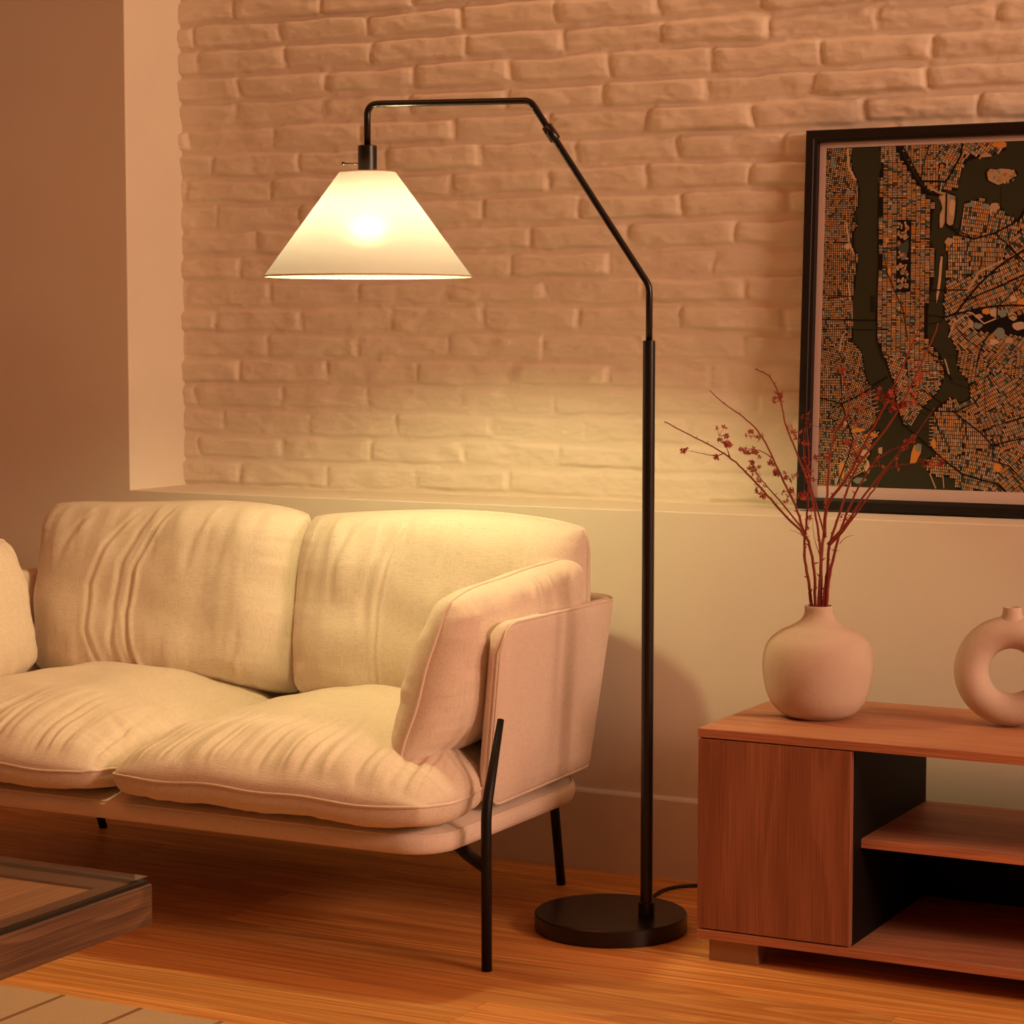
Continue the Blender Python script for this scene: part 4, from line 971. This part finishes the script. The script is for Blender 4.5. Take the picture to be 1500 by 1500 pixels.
    # piers along the shores
    for (x, y, dx, dy) in [(562, 1210 + 9 * k, -26, 1) for k in range(12)] + [(592 + 6 * k, 1500 + 20 * k, -22, 4) for k in range(6)] + [(520 + 6 * k, 1790 + 26 * k, 38, -14) for k in range(7)] + [(925, 1975 + 22 * k, -24, 0) for k in range(9)]:
        road([(x, y), (x + dx, y + dy)], 5, 4 if dx > 0 or x > 900 else 1, D0 - .0005)
    # keep everything inside the printed area
    out = mesh('map_print', V, Fc, MAPC, pic, smooth=False, mi=MI)
    bm = bmesh.new(); bm.from_mesh(out.data)
    for co, no in (((MX0, 0, 0), (-1, 0, 0)), ((MX1, 0, 0), (1, 0, 0)), ((0, 0, MZ0), (0, 0, -1)), ((0, 0, MZ1), (0, 0, 1))):
        bmesh.ops.bisect_plane(bm, geom=bm.verts[:] + bm.edges[:] + bm.faces[:], plane_co=co, plane_no=no, clear_outer=True)
    bm.to_mesh(out.data); bm.free()
    return out
make_map()

# ================================================================== COFFEE TABLE
TX, TY, TZ = .084, -1.686, .350
ct = tag(empty('coffee_table', (TX, TY, 0)), 'low coffee table with a thick brown wooden frame under a glass sheet', 'coffee table')
mg, nt, g_ = new_mat('table_glass')
nt.nodes.remove(g_)
tr_ = nt.nodes.new('ShaderNodeBsdfTransparent'); tr_.inputs['Color'].default_value = (.93, .92, .90, 1)
gl_ = nt.nodes.new('ShaderNodeBsdfGlossy'); gl_.inputs['Roughness'].default_value = .015
fr_ = nt.nodes.new('ShaderNodeFresnel'); fr_.inputs['IOR'].default_value = 1.5
mg_ = nt.nodes.new('ShaderNodeMixShader')
ge_ = nt.nodes.new('ShaderNodeNewGeometry'); iv_ = nt.nodes.new('ShaderNodeMath'); iv_.operation = 'SUBTRACT'; iv_.inputs[0].default_value = 1.0
mu_ = nt.nodes.new('ShaderNodeMath'); mu_.operation = 'MULTIPLY'
nt.links.new(ge_.outputs['Backfacing'], iv_.inputs[1]); nt.links.new(iv_.outputs[0], mu_.inputs[0]); nt.links.new(fr_.outputs[0], mu_.inputs[1])
nt.links.new(mu_.outputs[0], mg_.inputs['Fac']); nt.links.new(tr_.outputs[0], mg_.inputs[1]); nt.links.new(gl_.outputs[0], mg_.inputs[2])
nt.links.new(mg_.outputs[0], nt.nodes['Material Output'].inputs['Surface'])
TW, TD = 1.05, .60
box('glass_top', (-TW, -TD, TZ - .006), (0, 0, TZ), mg, ct, .0012)
fr = Box()
M['table_x'] = wood('table_wood_x', (.17, .082, .040), (.23, .12, .06), (.09, .04, .02), 'x', .55, ring=16, stretch=.16, fine=420, finew=.35, ringw=.6, low=3.4)
M['table_panel'] = wood('table_panel_wood', (.66, .38, .20), (.76, .46, .26), (.48, .25, .12), 'y', .5, ring=14, fine=300, finew=.4, ringw=.5, low=3, stretch=.12)
h0, h1 = TZ - .071, TZ - .0115
box('side_rail', (-.055, -TD - .002, h0), (.004, .002, h1), M['table_wood'], ct, .002)
box('side_rail', (-TW - .004, -TD - .002, h0), (-TW + .055, .002, h1), M['table_wood'], ct, .002)
box('end_rail', (-TW + .055, -.055, h0), (-.055, .002, h1), M['table_x'], ct, .002)
box('end_rail', (-TW + .055, -TD - .002, h0), (-.055, -TD + .055, h1), M['table_x'], ct, .002)
box('inner_panel', (-TW + .055, -TD + .055, h0 + .006), (-.055, -.055, h1 - .004), M['table_panel'], ct, .001)
for nm_, lo_, hi_ in (('edge_seal', (-.010, -TD, h1), (-.001, -.001, TZ - .006)), ('edge_seal', (-TW + .001, -TD, h1), (-TW + .010, -.001, TZ - .006)), ('edge_seal', (-TW + .010, -.010, h1), (-.010, -.001, TZ - .006))):
    box(nm_, lo_, hi_, M['cord'], ct)
for ix in (-.40, -TW + .12):
    for iy in (-TD + .06, -.16):
        box('leg', (ix, iy, .008), (ix + .07, iy + .07, h0), M['table_wood'], ct, .003)

# ================================================================== RUG
RY = -1.292
rug = tag(empty('rug', (-.3, RY, 0)), 'flat beige woven rug with thin double brown stripes under the coffee table', 'rug')
bm = bmesh.new()
box('rug_body', (-1.9, -2.2, 0.0), (1.0, 0, .0075), M['rug'], rug, .002)
xs0 = -.391
for k in range(-9, 7):
    x = xs0 + .163 * k + .3
    if -1.85 < x < .97:
        st = Box()
        st.add((x - .0042, -2.19, .0060), (x - .0008, -.002, .0083), .0006, 1).add((x + .0008, -2.19, .0060), (x + .0042, -.002, .0083), .0006, 1)
        st.build('stripe', M['rug_stripe'], rug)
